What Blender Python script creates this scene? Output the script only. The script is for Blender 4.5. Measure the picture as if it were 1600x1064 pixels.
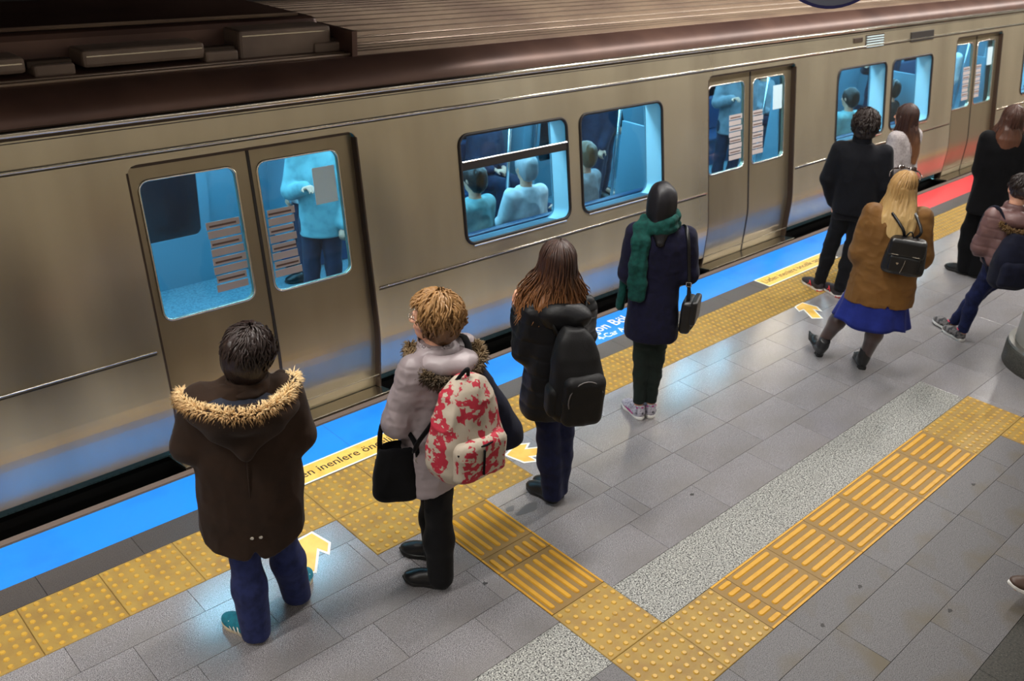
import bpy, bmesh, math, random
import numpy as np
from mathutils import Vector, Matrix, Euler, noise as mnoise

for o in list(bpy.data.objects):
    bpy.data.objects.remove(o)
random.seed(7)
SC = bpy.context.scene
COL = SC.collection
PI = math.pi

# ------------------------------------------------------------------ camera, world, light, exposure
CAM_ROT = [[0.7271392, 0.2721878, -0.6302241], [-0.6845913, 0.3557402, -0.6362261], [0.0510231, 0.8940708, 0.4450101]]
CAM_POS = (-3.13149, -1.95479, 3.33865)
cam_data = bpy.data.cameras.new('camera')
cam_data.sensor_width = 36.0
cam_data.lens = 1442.508 / 1600.0 * 36.0
cam_data.dof.use_dof = True
cam_data.dof.focus_distance = 4.9
cam_data.dof.aperture_fstop = 2.8
cam_data.clip_start = 0.05
camera = bpy.data.objects.new('camera', cam_data)
COL.objects.link(camera)
M = Matrix(CAM_ROT).to_4x4()
M.translation = Vector(CAM_POS)
camera.matrix_world = M
SC.camera = camera

world = bpy.data.worlds.new('station_air')
SC.world = world
world.use_nodes = True
world.node_tree.nodes['Background'].inputs[0].default_value = (0.9, 0.85, 0.8, 1)
world.node_tree.nodes['Background'].inputs[1].default_value = 0.02
SC.view_settings.view_transform = 'Standard'
SC.view_settings.look = 'None'
SC.view_settings.exposure = -0.08
SC.view_settings.gamma = 1.0
SC.view_settings.use_curve_mapping = False
LAMP_COLOR = (1.0, 0.96, 0.90)
LAMP_ROWS = {1.45: 104.0, -2.6: 6.0, -6.8: 36.0}   # lamp rows: y position and watts per batten
CAR_COLOR = (0.20, 0.68, 1.0)
CAR_POWER = 20.0

# ------------------------------------------------------------------ helpers
def prop(o, label=None, cat=None, group=None, kind=None):
    if label: o['label'] = label
    if cat: o['category'] = cat
    if group: o['group'] = group
    if kind: o['kind'] = kind
    return o

def empty(name, loc=(0, 0, 0), rotz=0.0, **kw):
    o = bpy.data.objects.new(name, None)
    o.empty_display_size = 0.1
    COL.objects.link(o)
    o.location = loc
    o.rotation_euler = (0, 0, rotz)
    return prop(o, **kw)

def link(name, me, mat=None, parent=None, **kw):
    o = bpy.data.objects.new(name, me)
    COL.objects.link(o)
    if mat is not None and len(me.materials) == 0:
        me.materials.append(mat)
    if parent is not None:
        o.parent = parent
    return prop(o, **kw)

class MB:
    def __init__(s): s.v = []; s.f = []
    def add(s, vs, fs):
        n = len(s.v); s.v += [tuple(v) for v in vs]; s.f += [tuple(i + n for i in f) for f in fs]; return s
    def box(s, x0, x1, y0, y1, z0, z1, b=0.0):
        if b <= 0:
            v = [(x0,y0,z0),(x1,y0,z0),(x1,y1,z0),(x0,y1,z0),(x0,y0,z1),(x1,y0,z1),(x1,y1,z1),(x0,y1,z1)]
            return s.add(v, [(3,2,1,0),(4,5,6,7),(0,1,5,4),(1,2,6,5),(2,3,7,6),(3,0,4,7)])
        bm = bmesh.new()
        bmesh.ops.create_cube(bm, size=1)
        for v in bm.verts:
            v.co = Vector(((x0+x1)/2 + v.co.x*(x1-x0), (y0+y1)/2 + v.co.y*(y1-y0), (z0+z1)/2 + v.co.z*(z1-z0)))
        bmesh.ops.bevel(bm, geom=list(bm.edges), offset=b, segments=2, affect='EDGES', profile=0.5)
        bm.verts.index_update()
        s.add([v.co[:] for v in bm.verts], [[v.index for v in f.verts] for f in bm.faces])
        bm.free(); return s
    def slab(s, x0, x1, y0, y1, z0, z1, c=0.002):     # box with a chamfered top
        v = [(x0,y0,z0),(x1,y0,z0),(x1,y1,z0),(x0,y1,z0),(x0,y0,z1-c),(x1,y0,z1-c),(x1,y1,z1-c),(x0,y1,z1-c),
             (x0+c,y0+c,z1),(x1-c,y0+c,z1),(x1-c,y1-c,z1),(x0+c,y1-c,z1)]
        return s.add(v, [(0,1,5,4),(1,2,6,5),(2,3,7,6),(3,0,4,7),(4,5,9,8),(5,6,10,9),(6,7,11,10),(7,4,8,11),(8,9,10,11)])
    def prism(s, poly, z0, z1):
        n = len(poly)
        return s.add([(x,y,z0) for x,y in poly] + [(x,y,z1) for x,y in poly],
                     [tuple(range(n-1,-1,-1)), tuple(range(n,2*n))] + [(i,(i+1)%n,n+(i+1)%n,n+i) for i in range(n)])
    def tube(s, pts, r, sides=8, cap=True, flat=None):
        pts = [Vector(p) for p in pts]; n = len(pts)
        rr = r if isinstance(r, (list, tuple, np.ndarray)) else [r]*n
        T = []
        for i in range(n):
            t = pts[min(i+1, n-1)] - pts[max(i-1, 0)]
            T.append(t.normalized() if t.length > 1e-9 else Vector((0,0,1)))
        up = Vector(flat) if flat is not None else (Vector((0,0,1)) if abs(T[0].z) < .9 else Vector((1,0,0)))
        vs = []
        a = None
        for i in range(n):
            if flat is not None or a is None: a = up - T[i]*up.dot(T[i])
            else: a = a - T[i]*a.dot(T[i])
            a.normalize(); b = T[i].cross(a)
            ri = rr[i] if isinstance(rr[i], (tuple, list)) else (rr[i], rr[i])
            for k in range(sides):
                w = 2*PI*(k+.5)/sides
                vs.append(pts[i] + a*(ri[0]*math.cos(w)) + b*(ri[1]*math.sin(w)))
        fs = [(i*sides+k, i*sides+(k+1)%sides, (i+1)*sides+(k+1)%sides, (i+1)*sides+k) for i in range(n-1) for k in range(sides)]
        if cap:
            fs += [tuple(range(sides-1,-1,-1)), tuple((n-1)*sides+k for k in range(sides))]
        return s.add(vs, fs)
    def lathe(s, prof, sides=32, cx=0.0, cy=0.0):
        n = len(prof); vs = []
        for r, z in prof:
            for k in range(sides):
                w = 2*PI*k/sides; vs.append((cx + r*math.cos(w), cy + r*math.sin(w), z))
        fs = [(i*sides+k, i*sides+(k+1)%sides, (i+1)*sides+(k+1)%sides, (i+1)*sides+k) for i in range(n-1) for k in range(sides)]
        fs += [tuple(range(sides-1,-1,-1)), tuple((n-1)*sides+k for k in range(sides))]
        return s.add(vs, fs)
    def mesh(s, name, smooth=False):
        me = bpy.data.meshes.new(name)
        me.from_pydata(s.v, [], s.f); me.update()
        if smooth:
            me.polygons.foreach_set('use_smooth', [True]*len(me.polygons))
        return me
    def obj(s, name, mat, parent=None, smooth=False, **kw):
        return link(name, s.mesh(name, smooth), mat, parent, **kw)

def smooth_by_angle(o, deg=35):
    me = o.data
    bm = bmesh.new(); bm.from_mesh(me)
    for f in bm.faces: f.smooth = True
    for e in bm.edges:
        if len(e.link_faces) == 2 and e.calc_face_angle(0) > math.radians(deg): e.smooth = False
    bm.to_mesh(me); bm.free(); return o

def rrect(x0, x1, y0, y1, r, n=6):
    pts = []
    for cx, cy, a0 in ((x1-r,y0+r,-90),(x1-r,y1-r,0),(x0+r,y1-r,90),(x0+r,y0+r,180)):
        for k in range(n+1):
            a = math.radians(a0 + 90*k/n); pts.append((cx + r*math.cos(a), cy + r*math.sin(a)))
    return pts

def plate(name, outer, holes, thick, mat, parent=None, **kw):
    """flat plate with holes: outline in (x, h), front face at depth 0, thickness inwards (+y)"""
    cu = bpy.data.curves.new(name, 'CURVE'); cu.dimensions = '2D'; cu.fill_mode = 'BOTH'
    cu.extrude = thick/2
    for poly in [outer] + list(holes):
        sp = cu.splines.new('POLY'); sp.points.add(len(poly)-1)
        for p, (x, y) in zip(sp.points, poly): p.co = (x, y, 0, 1)
        sp.use_cyclic_u = True
    tmp = bpy.data.objects.new('tmp', cu); COL.objects.link(tmp)
    dg = bpy.context.evaluated_depsgraph_get()
    me = bpy.data.meshes.new_from_object(tmp.evaluated_get(dg))
    bpy.data.objects.remove(tmp)
    me.transform(Matrix.Translation((0, thick/2, 0)) @ Matrix.Rotation(PI/2, 4, 'X'))
    me.materials.clear(); me.name = name
    return link(name, me, mat, parent, **kw)

def lettering(text, size, mat, parent, loc, name='lettering', rot=(0,0,0), spacing=1.0, bold=0.0, depth=0.0006, **kw):
    cu = bpy.data.curves.new(name, 'FONT'); cu.body = text; cu.size = size
    cu.space_character = spacing; cu.extrude = depth; cu.offset = bold; cu.resolution_u = 3
    tmp = bpy.data.objects.new('tmp', cu); COL.objects.link(tmp)
    dg = bpy.context.evaluated_depsgraph_get()
    me = bpy.data.meshes.new_from_object(tmp.evaluated_get(dg))
    bpy.data.objects.remove(tmp)
    me.materials.clear()
    o = link(name, me, mat, parent, **kw); o.location = loc; o.rotation_euler = rot
    return o

# ------------------------------------------------------------------ materials
def S(v):   # sRGB 0-255 to linear
    v = v/255.0
    return v/12.92 if v <= .04045 else ((v+.055)/1.055)**2.4
def rgb(r, g, b): return (S(r), S(g), S(b), 1.0)

def pbr(name, color, rough=0.5, metal=0.0, spec=0.5, noise=None, bump=None, coat=0.0, emit=None, sheen=0.0, aniso=0.0, coords='Object', objrand=0.0, ior=None):
    """noise=(scale, color2, lo, hi[, stretch]) ; bump=(scale, strength[, stretch])"""
    m = bpy.data.materials.new(name); m.use_nodes = True
    nt = m.node_tree; b = nt.nodes['Principled BSDF']
    b.inputs['Base Color'].default_value = color
    b.inputs['Roughness'].default_value = rough
    b.inputs['Metallic'].default_value = metal
    b.inputs['Specular IOR Level'].default_value = spec
    if ior: b.inputs['IOR'].default_value = ior
    if coat: b.inputs['Coat Weight'].default_value = coat; b.inputs['Coat Roughness'].default_value = 0.15
    if sheen: b.inputs['Sheen Weight'].default_value = sheen; b.inputs['Sheen Roughness'].default_value = 0.5
    if aniso: b.inputs['Anisotropic'].default_value = aniso
    if emit:
        b.inputs['Emission Color'].default_value = emit[0]; b.inputs['Emission Strength'].default_value = emit[1]
    tc = nt.nodes.new('ShaderNodeTexCoord')
    def coord(stretch):
        if stretch is None: return tc.outputs[coords]
        mp = nt.nodes.new('ShaderNodeMapping'); mp.inputs['Scale'].default_value = stretch
        nt.links.new(tc.outputs[coords], mp.inputs[0]); return mp.outputs[0]
    col = None
    if noise:
        layers = noise if isinstance(noise, list) else [noise]
        for L in layers:
            sc, c2, lo, hi = L[:4]; st = L[4] if len(L) > 4 else None
            n = nt.nodes.new('ShaderNodeTexNoise'); n.inputs['Scale'].default_value = sc; n.inputs['Detail'].default_value = 3
            nt.links.new(coord(st), n.inputs['Vector'])
            mr = nt.nodes.new('ShaderNodeMapRange'); mr.inputs[1].default_value = lo; mr.inputs[2].default_value = hi
            nt.links.new(n.outputs[0], mr.inputs[0])
            mx = nt.nodes.new('ShaderNodeMix'); mx.data_type = 'RGBA'
            nt.links.new(mr.outputs[0], mx.inputs[0])
            if col is None: mx.inputs[6].default_value = color
            else: nt.links.new(col, mx.inputs[6])
            mx.inputs[7].default_value = c2
            col = mx.outputs[2]
    if objrand:
        oi = nt.nodes.new('ShaderNodeObjectInfo')
        mr = nt.nodes.new('ShaderNodeMapRange'); mr.inputs[3].default_value = 1-objrand; mr.inputs[4].default_value = 1+objrand
        nt.links.new(oi.outputs['Random'], mr.inputs[0])
        vm = nt.nodes.new('ShaderNodeVectorMath'); vm.operation = 'SCALE'
        if col is not None: nt.links.new(col, vm.inputs[0])
        else: vm.inputs[0].default_value = color[:3]
        nt.links.new(mr.outputs[0], vm.inputs['Scale']); col = vm.outputs[0]
    if col is not None: nt.links.new(col, b.inputs['Base Color'])
    if bump:
        n = nt.nodes.new('ShaderNodeTexNoise'); n.inputs['Scale'].default_value = bump[0]; n.inputs['Detail'].default_value = 3
        nt.links.new(coord(bump[2] if len(bump) > 2 else None), n.inputs['Vector'])
        bp = nt.nodes.new('ShaderNodeBump'); bp.inputs['Strength'].default_value = bump[1]; bp.inputs['Distance'].default_value = 0.01
        nt.links.new(n.outputs[0], bp.inputs['Height']); nt.links.new(bp.outputs[0], b.inputs['Normal'])
    return m

def glass_mat(name, tint=(1,1,1,1), refl=0.12):
    m = bpy.data.materials.new(name); m.use_nodes = True; nt = m.node_tree
    for n in list(nt.nodes):
        if n.type != 'OUTPUT_MATERIAL': nt.nodes.remove(n)
    out = [n for n in nt.nodes][0]
    t = nt.nodes.new('ShaderNodeBsdfTransparent'); t.inputs[0].default_value = tint
    g = nt.nodes.new('ShaderNodeBsdfGlossy'); g.inputs['Roughness'].default_value = 0.03
    lw = nt.nodes.new('ShaderNodeLayerWeight')
    pw = nt.nodes.new('ShaderNodeMath'); pw.operation = 'POWER'; pw.inputs[1].default_value = 4.0
    nt.links.new(lw.outputs['Facing'], pw.inputs[0])
    f = nt.nodes.new('ShaderNodeMapRange'); f.inputs[3].default_value = 0.03; f.inputs[4].default_value = 0.55
    nt.links.new(pw.outputs[0], f.inputs[0])
    mx = nt.nodes.new('ShaderNodeMixShader')
    nt.links.new(f.outputs[0], mx.inputs[0]); nt.links.new(t.outputs[0], mx.inputs[1]); nt.links.new(g.outputs[0], mx.inputs[2])
    nt.links.new(mx.outputs[0], out.inputs[0])
    return m

def emis(name, color, strength):
    m = bpy.data.materials.new(name); m.use_nodes = True
    b = m.node_tree.nodes['Principled BSDF']
    b.inputs['Base Color'].default_value = (.8,.8,.8,1)
    b.inputs['Emission Color'].default_value = color; b.inputs['Emission Strength'].default_value = strength
    return m

MAT = {}
MAT['granite'] = pbr('grey_granite', rgb(142,139,142), rough=0.17, spec=0.8, ior=1.7, coords='Generated' if False else 'Object',
    noise=[(230, rgb(84,82,85), .50, .60), (280, rgb(214,212,214), .58, .66), (2.2, rgb(128,124,122), .45, .8)], bump=(200, 0.03), objrand=0.06)
MAT['granite_rough'] = pbr('dimmed_worn_granite', rgb(108,106,108), rough=0.5, spec=0.25,
    noise=[(210, rgb(66,65,67), .50, .62), (260, rgb(160,158,158), .60, .70), (2.2, rgb(98,90,76), .52, .72)], bump=(160, 0.06), objrand=0.07)  # worn stone; base lowered to carry the light falloff at the lower right
MAT['speckle'] = pbr('speckled_granite', rgb(140,140,136), rough=0.5, spec=0.4,
    noise=[(105, rgb(46,46,46), .51, .57), (130, rgb(206,206,198), .57, .63)], bump=(120, 0.08))
MAT['dark_stone'] = pbr('dark_granite', rgb(76,72,72), rough=0.36, spec=0.5,
    noise=[(200, rgb(52,49,50), .5, .62), (260, rgb(140,136,134), .67, .74)], bump=(160, 0.05), objrand=0.05)
MAT['moss_stone'] = pbr('dark_speckled_stone', rgb(58,56,50), rough=0.5, noise=[(90, rgb(34,33,30), .5, .6), (110, rgb(96,94,86), .62, .7)])
MAT['mortar'] = pbr('joint_mortar', rgb(62,60,60), rough=0.9)
MAT['tactile'] = pbr('yellow_tactile_rubber', rgb(160,132,70), rough=0.5, spec=0.22,
    noise=[(7, rgb(140,112,66), .42, .72), (22, rgb(150,116,66), .58, .74), (40, rgb(96,78,56), .68, .78)], bump=(90, 0.05), objrand=0.06)
MAT['tactile_dot'] = pbr('yellow_tactile_dots', rgb(196,154,60), rough=0.4, noise=(30, rgb(166,130,60), .5, .75))
MAT['tactile_ground'] = pbr('yellow_tactile_worn_ground', rgb(140,112,64), rough=0.5, spec=0.2, noise=[(18, rgb(142,114,72), .45, .7), (45, rgb(96,80,58), .66, .78)], objrand=0.05)
MAT['tactile_bar'] = pbr('yellow_tactile_bar', rgb(204,152,44), rough=0.45, spec=0.25, noise=(12, rgb(188,136,40), .45, .75), objrand=0.03)
MAT['blue'] = pbr('blue_edge_film', rgb(30,140,255), rough=0.3, spec=0.4, noise=(3, rgb(24,126,246), .5, .8))
MAT['red'] = pbr('red_edge_film', rgb(236,66,74), rough=0.3, spec=0.4, noise=(3, rgb(222,56,64), .5, .8))
MAT['lip'] = pbr('edge_lip', rgb(118,104,98), rough=0.5, metal=0.3)
MAT['notice'] = pbr('yellow_notice_film', rgb(246,200,100), rough=0.35, noise=(12, rgb(232,178,76), .45, .75))
MAT['white'] = pbr('white_film', rgb(240,240,234), rough=0.4)
MAT['ink'] = pbr('black_print', rgb(34,30,24), rough=0.5)
MAT['concrete'] = pbr('tunnel_concrete', rgb(62,56,54), rough=0.9, noise=(1.5, rgb(44,40,40), .4, .7))
MAT['ballast'] = pbr('track_bed', rgb(46,42,40), rough=0.95, noise=(20, rgb(28,26,25), .4, .7))
MAT['wall'] = pbr('beige_wall_tile', rgb(196,184,160), rough=0.45, noise=(0.7, rgb(170,158,138), .4, .7))
MAT['ceiling'] = pbr('ceiling_panel', rgb(170,166,160), rough=0.7)
MAT['lamp_white'] = emis('tube_light', (1, .95, .86, 1), 6.0)
MAT['housing'] = pbr('lamp_housing', rgb(210,210,208), rough=0.4)

# ------------------------------------------------------------------ floor
T = 0.4
YP = 1.149 + 2*T - .2          # 1.749 : platform side of the edge tactile strip
Y0, Y1 = 1.749, 2.149
fl = MB(); fl.box(-9, 22, -9, 2.725, -0.45, -0.012)
floor = fl.obj('floor', MAT['mortar']); prop(floor, kind='structure')

tile_cache = {}
def tile(x0, x1, y0, y1, mat, name='granite_tile', z=0.0, gap=0.0012, zl=0.0):
    key = (name, round(x1-x0, 3), round(y1-y0, 3), mat.name)
    if key not in tile_cache:
        w, h = (x1-x0)/2 - gap, (y1-y0)/2 - gap
        tile_cache[key] = MB().slab(-w, w, -h, h, -0.0115, 0.0, 0.0004).mesh(name)
    o = link(name, tile_cache[key], mat, floor)
    o.location = ((x0+x1)/2, (y0+y1)/2, z + random.uniform(-.00015, .00015))
    return o

def row(y0, y1, cuts, mat):
    for a, b in zip(cuts[:-1], cuts[1:]):
        if b - a > 0.03: tile(a, b, y0, y1, mat)

def spaced(a, x0, x1, step=0.61):
    out = [x0]; k = math.ceil((x0 + .05 - a)/step)
    while a + k*step < x1 - .05: out.append(a + k*step); k += 1
    return out + [x1]
XL, XR = -4.2, 11.4
G = MAT['granite']
row(1.545, 1.749, spaced(-2.317, XL, -.8), G); row(1.545, 1.749, spaced(2.512, .4, XR), G)
row(1.245, 1.545, spaced(-2.075, XL, -.8, .603), G); row(1.245, 1.545, spaced(.94, .0, XR, .598), G)
tile(-.8, -.4, 1.245, 1.349, G); 
row(.945, 1.245, spaced(-1.9, XL, -.4, .61), G); row(.945, 1.245, [0, .525] + spaced(.685, .685, XR, .615), G); tile(.525, .685, .945, 1.245, G)
row(.645, .945, spaced(-1.12, XL, -.4, .61), G); row(.645, .945, [0, .605, .705] + spaced(2.525, .705, XR, .607)[1:], G)
row(.345, .645, spaced(-.71, XL, -.4, .605), G); row(.345, .645, spaced(.495, 0, XR, .605), G)
# between the dotted tiles and row B
tile(.0, .4, 1.345, 1.349, G) if False else None
R_ = MAT['granite_rough']
row(-.605, -.4, spaced(.515, 0.0, 3.33, .81), R_); row(-.605, -.4, spaced(4.3, 3.73, XR, .6), R_)
row(-.905, -.605, [-1.4, -.7, .655, 1.435, 2.145, 2.72, 3.33], R_); row(-.905, -.605, spaced(4.5, 3.73, XR, .6), R_)
row(-1.215, -.905, [-1.4, -.6, .3, 1.09, 1.93, 2.6, 3.2, 3.8, 4.4, 5.0, 5.6, 6.2], R_)
row(0, .345, spaced(4.2, 3.66, XR, .6), G); row(-.4, 0, spaced(4.4, 3.73, XR, .6), G)
row(-.4, -.012, [-4.2, -3.4, -2.6, -1.8, -1.0, -.53, -.4], R_)
row(-.605, -.4, [-2.6, -1.8, -1.0, -.4, 0], R_)
# speckled granite band
tile(-4.2, -2.8, -.012, .345, MAT['speckle'], 'speckled_slab'); tile(-2.8, -1.6, -.012, .345, MAT['speckle'], 'speckled_slab'); tile(-1.6, -.4, -.012, .345, MAT['speckle'], 'speckled_slab')
tile(0, 1.2, 0, .345, MAT['speckle'], 'speckled_slab'); tile(1.2, 2.42, 0, .345, MAT['speckle'], 'speckled_slab'); tile(2.42, 3.66, 0, .345, MAT['speckle'], 'speckled_slab')
# dark mossy band, lower right
for a, b in ((-1.6, -.3), (-.3, .95), (.95, 2.2), (2.2, 3.4), (3.4, 4.6)):
    tile(a, b, -1.75, -1.215, MAT['moss_stone'], 'dark_slab')
# rest of the platform outside the picture, joined
far = MB()
for iy in range(11):
    for ix in range(26):
        xx, yy = -9 + ix*1.2, -9 + iy*.66
        if yy + .66 <= -1.74: far.slab(xx+.002, xx+1.198, yy+.002, yy+.658, -.0115, 0, .001)
for ix in range(9):
    for iy in range(9):
        far.slab(11.4+ix*1.17+.002, 11.4+(ix+1)*1.17-.002, -1.73+iy*.386, -1.73+(iy+1)*.386-.003, -.0115, 0, .001)
        far.slab(-9+ix*.53, -9+(ix+1)*.53-.002, -1.73+iy*.386, -1.73+(iy+1)*.386-.003, -.0115, 0, .001)
far.obj('granite_paving', G, floor, kind='stuff')

# tactile tiles -------------------------------------------------------------
def dome(mb, x, y, r=.0155, h=.0055, n=8):
    vs = [(x + r*math.cos(2*PI*k/n), y + r*math.sin(2*PI*k/n), 0) for k in range(n)]
    vs += [(x + r*.72*math.cos(2*PI*k/n), y + r*.72*math.sin(2*PI*k/n), h) for k in range(n)]
    mb.add(vs, [(k, (k+1)%n, n+(k+1)%n, n+k) for k in range(n)] + [tuple(range(n, 2*n))])

def two_mat(name, a, b, ma, mb_):
    me = bpy.data.meshes.new(name)
    n = len(a.v)
    me.from_pydata(a.v + b.v, [], a.f + [tuple(i+n for i in f) for f in b.f]); me.update()
    me.materials.append(ma); me.materials.append(mb_)
    me.polygons.foreach_set('material_index', [0]*len(a.f) + [1]*len(b.f))
    return me

def dot_mesh(w=T):
    a = MB().slab(-w/2+.001, w/2-.001, -T/2+.001, T/2-.001, -.0115, .002, .003)
    b = MB()
    nx = max(2, round(7*w/T))
    for i in range(nx):
        for j in range(7):
            d = MB(); dome(d, (i-(nx-1)/2)*T/7, (j-3)*T/7); b.add([(x, y, z+.002) for x, y, z in d.v], d.f)
    return two_mat('dotted_tile', a, b, MAT['tactile'], MAT['tactile_dot'])

def bar_mesh(length, horiz, cut=False):
    L = length
    a = MB().slab(-L/2+.001, L/2-.001, -T/2+.001, T/2-.001, -.0115, .0015, .002)
    b = MB()
    e = .028
    x0, x1 = -L/2+e, L/2-e
    if cut: x1 = L/2 - .004
    for k in range(6):
        y = (k-2.5)*.062
        r, h = .0165, .006
        pts = []
        def ring(rr, z):
            out = []
            for q in range(7): w = PI/2 + PI*q/6; out.append((x0+.0165 + rr*math.cos(w), y + rr*math.sin(w), z))
            for q in range(7): w = -PI/2 + PI*q/6; out.append((x1-.0165 + rr*math.cos(w), y + rr*math.sin(w), z))
            return out
        v = ring(.0165, .0015) + ring(.0115, .0075)
        n = 14
        b.add(v, [(i, (i+1)%n, n+(i+1)%n, n+i) for i in range(n)] + [tuple(range(n, 2*n))])
    # moulded rim
    for s_ in (-1, 1):
        b.box(-L/2+.002, L/2-.002, s_*(T/2-.008)-.006, s_*(T/2-.008)+.006, .0005, .004)
    me = two_mat('ribbed_tile', a, b, MAT['tactile_ground'], MAT['tactile_bar'])
    if not horiz: me.transform(Matrix.Rotation(-PI/2, 4, 'Z'))
    return me

DOT = dot_mesh()
def dot(cx, cy): o = link('tactile_dotted_tile', DOT, None, floor); o.location = (cx, cy, random.uniform(-.0006, .0008)); o.rotation_euler.z = random.choice((0, PI/2, PI)); return o
for k in range(-9, 31):
    dot(k*T + T/2, (Y0+Y1)/2)
Yr = 1.349
for k in (-2, -1, 0): dot(k*T + T/2, Yr + T/2)
BARV, BARVS = bar_mesh(T, False), bar_mesh(.149, False, True)
BARH, BARHS = bar_mesh(T, True), bar_mesh(.132, True, True)
for y in (T + T/2, 2*T + .149 + T/2): o = link('tactile_ribbed_tile', BARV, None, floor); o.location = (-T/2, y, 0)
o = link('tactile_ribbed_tile', BARVS, None, floor); o.location = (-T/2, 2*T + .0745, 0)
dot(-T/2, T/2); dot(-T/2, -T/2); dot(T/2, -T/2)
o = link('tactile_ribbed_tile', BARHS, None, floor); o.location = (T + .066, -T/2, 0)
for k in range(6): o = link('tactile_ribbed_tile', BARH, None, floor); o.location = (T + .132 + (k+.5)*T, -T/2, 0)
x_ = T + .132 + 6*T
dot(x_ + T/2, -T/2); dot(x_ + 1.5*T, -T/2); dot(x_ + 1.5*T, -1.5*T); dot(x_ + 1.5*T, -2.5*T)

# edge strips ----------------------------------------------------------------
for k in range(-14, 36): tile(-1.75 + k*.5, -1.25 + k*.5, 2.149, 2.725, MAT['dark_stone'], 'dark_edge_slab')
def film(name, x0, x1, y0, y1, mat, z=.0012):
    return MB().slab(x0, x1, y0, y1, 0.0002, z, .0004).obj(name, mat, floor)
cuts = [-8, -4.6, -2.6, -.3, 1.95, 4.22, 7.6]
for a, b in zip(cuts[:-1], cuts[1:]):
    bl = film('blue_edge_panel', a+.001, b-.001, 2.335, 2.672, MAT['blue'])
    if a == 1.95:
        lettering('Vagon Bölgesi', .155, MAT['white'], bl, (2.06, 2.485, .0014), bold=.0012)
        lettering('4-Car Area', .098, MAT['white'], bl, (2.185, 2.372, .0014), bold=.0012)
    if a == 4.22:
        lettering('Vagon Bölgesi', .155, MAT['white'], bl, (6.42, 2.485, .0014), bold=.0012); lettering('4-Car Area', .098, MAT['white'], bl, (6.56, 2.372, .0014), bold=.0012)
for a, b in ((7.6, 10.4), (10.4, 13.2), (13.2, 16)):
    film('red_edge_panel', a+.001, b-.001, 2.335, 2.672, MAT['red'])
MB().box(-9, 22, 2.690, 2.735, -.06, .003, .002).obj('edge_lip', MAT['lip'], floor)
for x0, first in ((-.91, True), (4.36, False)):
    n0 = film('yellow_notice_strip', x0, x0+1.30, 2.156, 2.336, MAT['white'], .0014)
    MB().slab(x0+.012, x0+1.288, 2.168, 2.324, .0004, .0018, .0003).obj('yellow_field', MAT['notice'], n0, label='yellow printed field')
    lettering('Lütfen inenlere öncelik tanıyınız', .0945, MAT['ink'], n0, (x0+.035, 2.220, .0019), bold=.0004)

def arrow(cx, cy, ang, name='floor_arrow'):
    L, w, hw, hl = .32, .040, .098, .11
    shape = [(-w,-L/2),(w,-L/2),(w,L/2-hl-.02),(hw,L/2-hl-.055),(hw,L/2-hl+.02),(0,L/2),(-hw,L/2-hl+.02),(-hw,L/2-hl-.055),(-w,L/2-hl-.02)]
    def grow(p, d):
        n = len(p); out = []
        for i in range(n):
            a, b, c = Vector(p[i-1]), Vector(p[i]), Vector(p[(i+1)%n])
            e1, e2 = (b-a).normalized(), (c-b).normalized()
            n1, n2 = Vector((e1.y,-e1.x)), Vector((e2.y,-e2.x))
            m = (n1+n2); m = m/max(.25, m.length_squared)*2
            out.append((b.x + m.x*d, b.y + m.y*d))
        return out
    o = MB().prism(grow(shape, .014), .0001, .0012).obj(name, MAT['white'], floor, label='white border of the yellow arrow')
    o.location = (cx, cy, 0); o.rotation_euler.z = ang
    MB().prism(shape, .0004, .0018).obj('arrow_field', MAT['notice'], o)
    return o
arrow(-1.07, 1.606, math.radians(-37)); arrow(.566, 1.547, math.radians(62)); arrow(4.17, 1.618, math.radians(-36))

# stains that keep their own shape
def blob(name, cx, cy, rx, ry, mat, seed, z=.0009):
    rnd = random.Random(seed); n = 18
    ph = [rnd.uniform(0, 6.28) for _ in range(3)]
    p = [(cx + rx*math.cos(2*PI*k/n)*(1+.25*math.sin(2*2*PI*k/n+ph[0])+.15*math.sin(3*2*PI*k/n+ph[1])), cy + ry*math.sin(2*PI*k/n)*(1+.2*math.sin(3*2*PI*k/n+ph[2]))) for k in range(n)]
    return MB().prism(p, .0003, z).obj(name, mat, floor)
MAT['patch'] = pbr('repair_mortar', rgb(106,104,104), rough=.6)
MAT['gum'] = pbr('trodden_gum', rgb(44,42,42), rough=.6)
blob('mortar_patch', .13, 1.12, .075, .035, MAT['patch'], 1); blob('mortar_patch', .05, 1.19, .035, .02, MAT['patch'], 2)
for i, (x, y) in enumerate(((-.5, .80), (1.02, .58), (.40, -.98), (1.25, -.94), (1.05, -.53), (.62, -.55), (2.55, -.53))):
    blob('gum_spot', x, y, .014, .011, MAT['gum'], 10+i)

# ------------------------------------------------------------------ shell of the station
def struct(name, mb, mat): return mb.obj(name, mat, None, kind='structure')
struct('wall_back', MB().box(-9, 22, -9.2, -9, 0, 4.7), MAT['wall'])
struct('wall_left', MB().box(-9.2, -9, -9.2, 2.7, 0, 4.7), MAT['wall'])
struct('wall_right', MB().box(22, 22.2, -9.2, 2.7, 0, 4.7), MAT['wall'])
struct('ceiling', MB().box(-9.2, 22.2, -9.2, 2.4, 4.7, 4.9), MAT['ceiling'])
struct('ceiling_track', MB().box(-9.2, 22.2, 2.4, 8.2, 4.1, 4.9), MAT['concrete'])
struct('wall_tunnel', MB().box(-9.2, 22.2, 8.0, 8.2, -1.5, 4.2), MAT['concrete'])
struct('floor_track', MB().box(-9.2, 22.2, 2.72, 8.2, -1.6, -1.4), MAT['ballast'])
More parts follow.
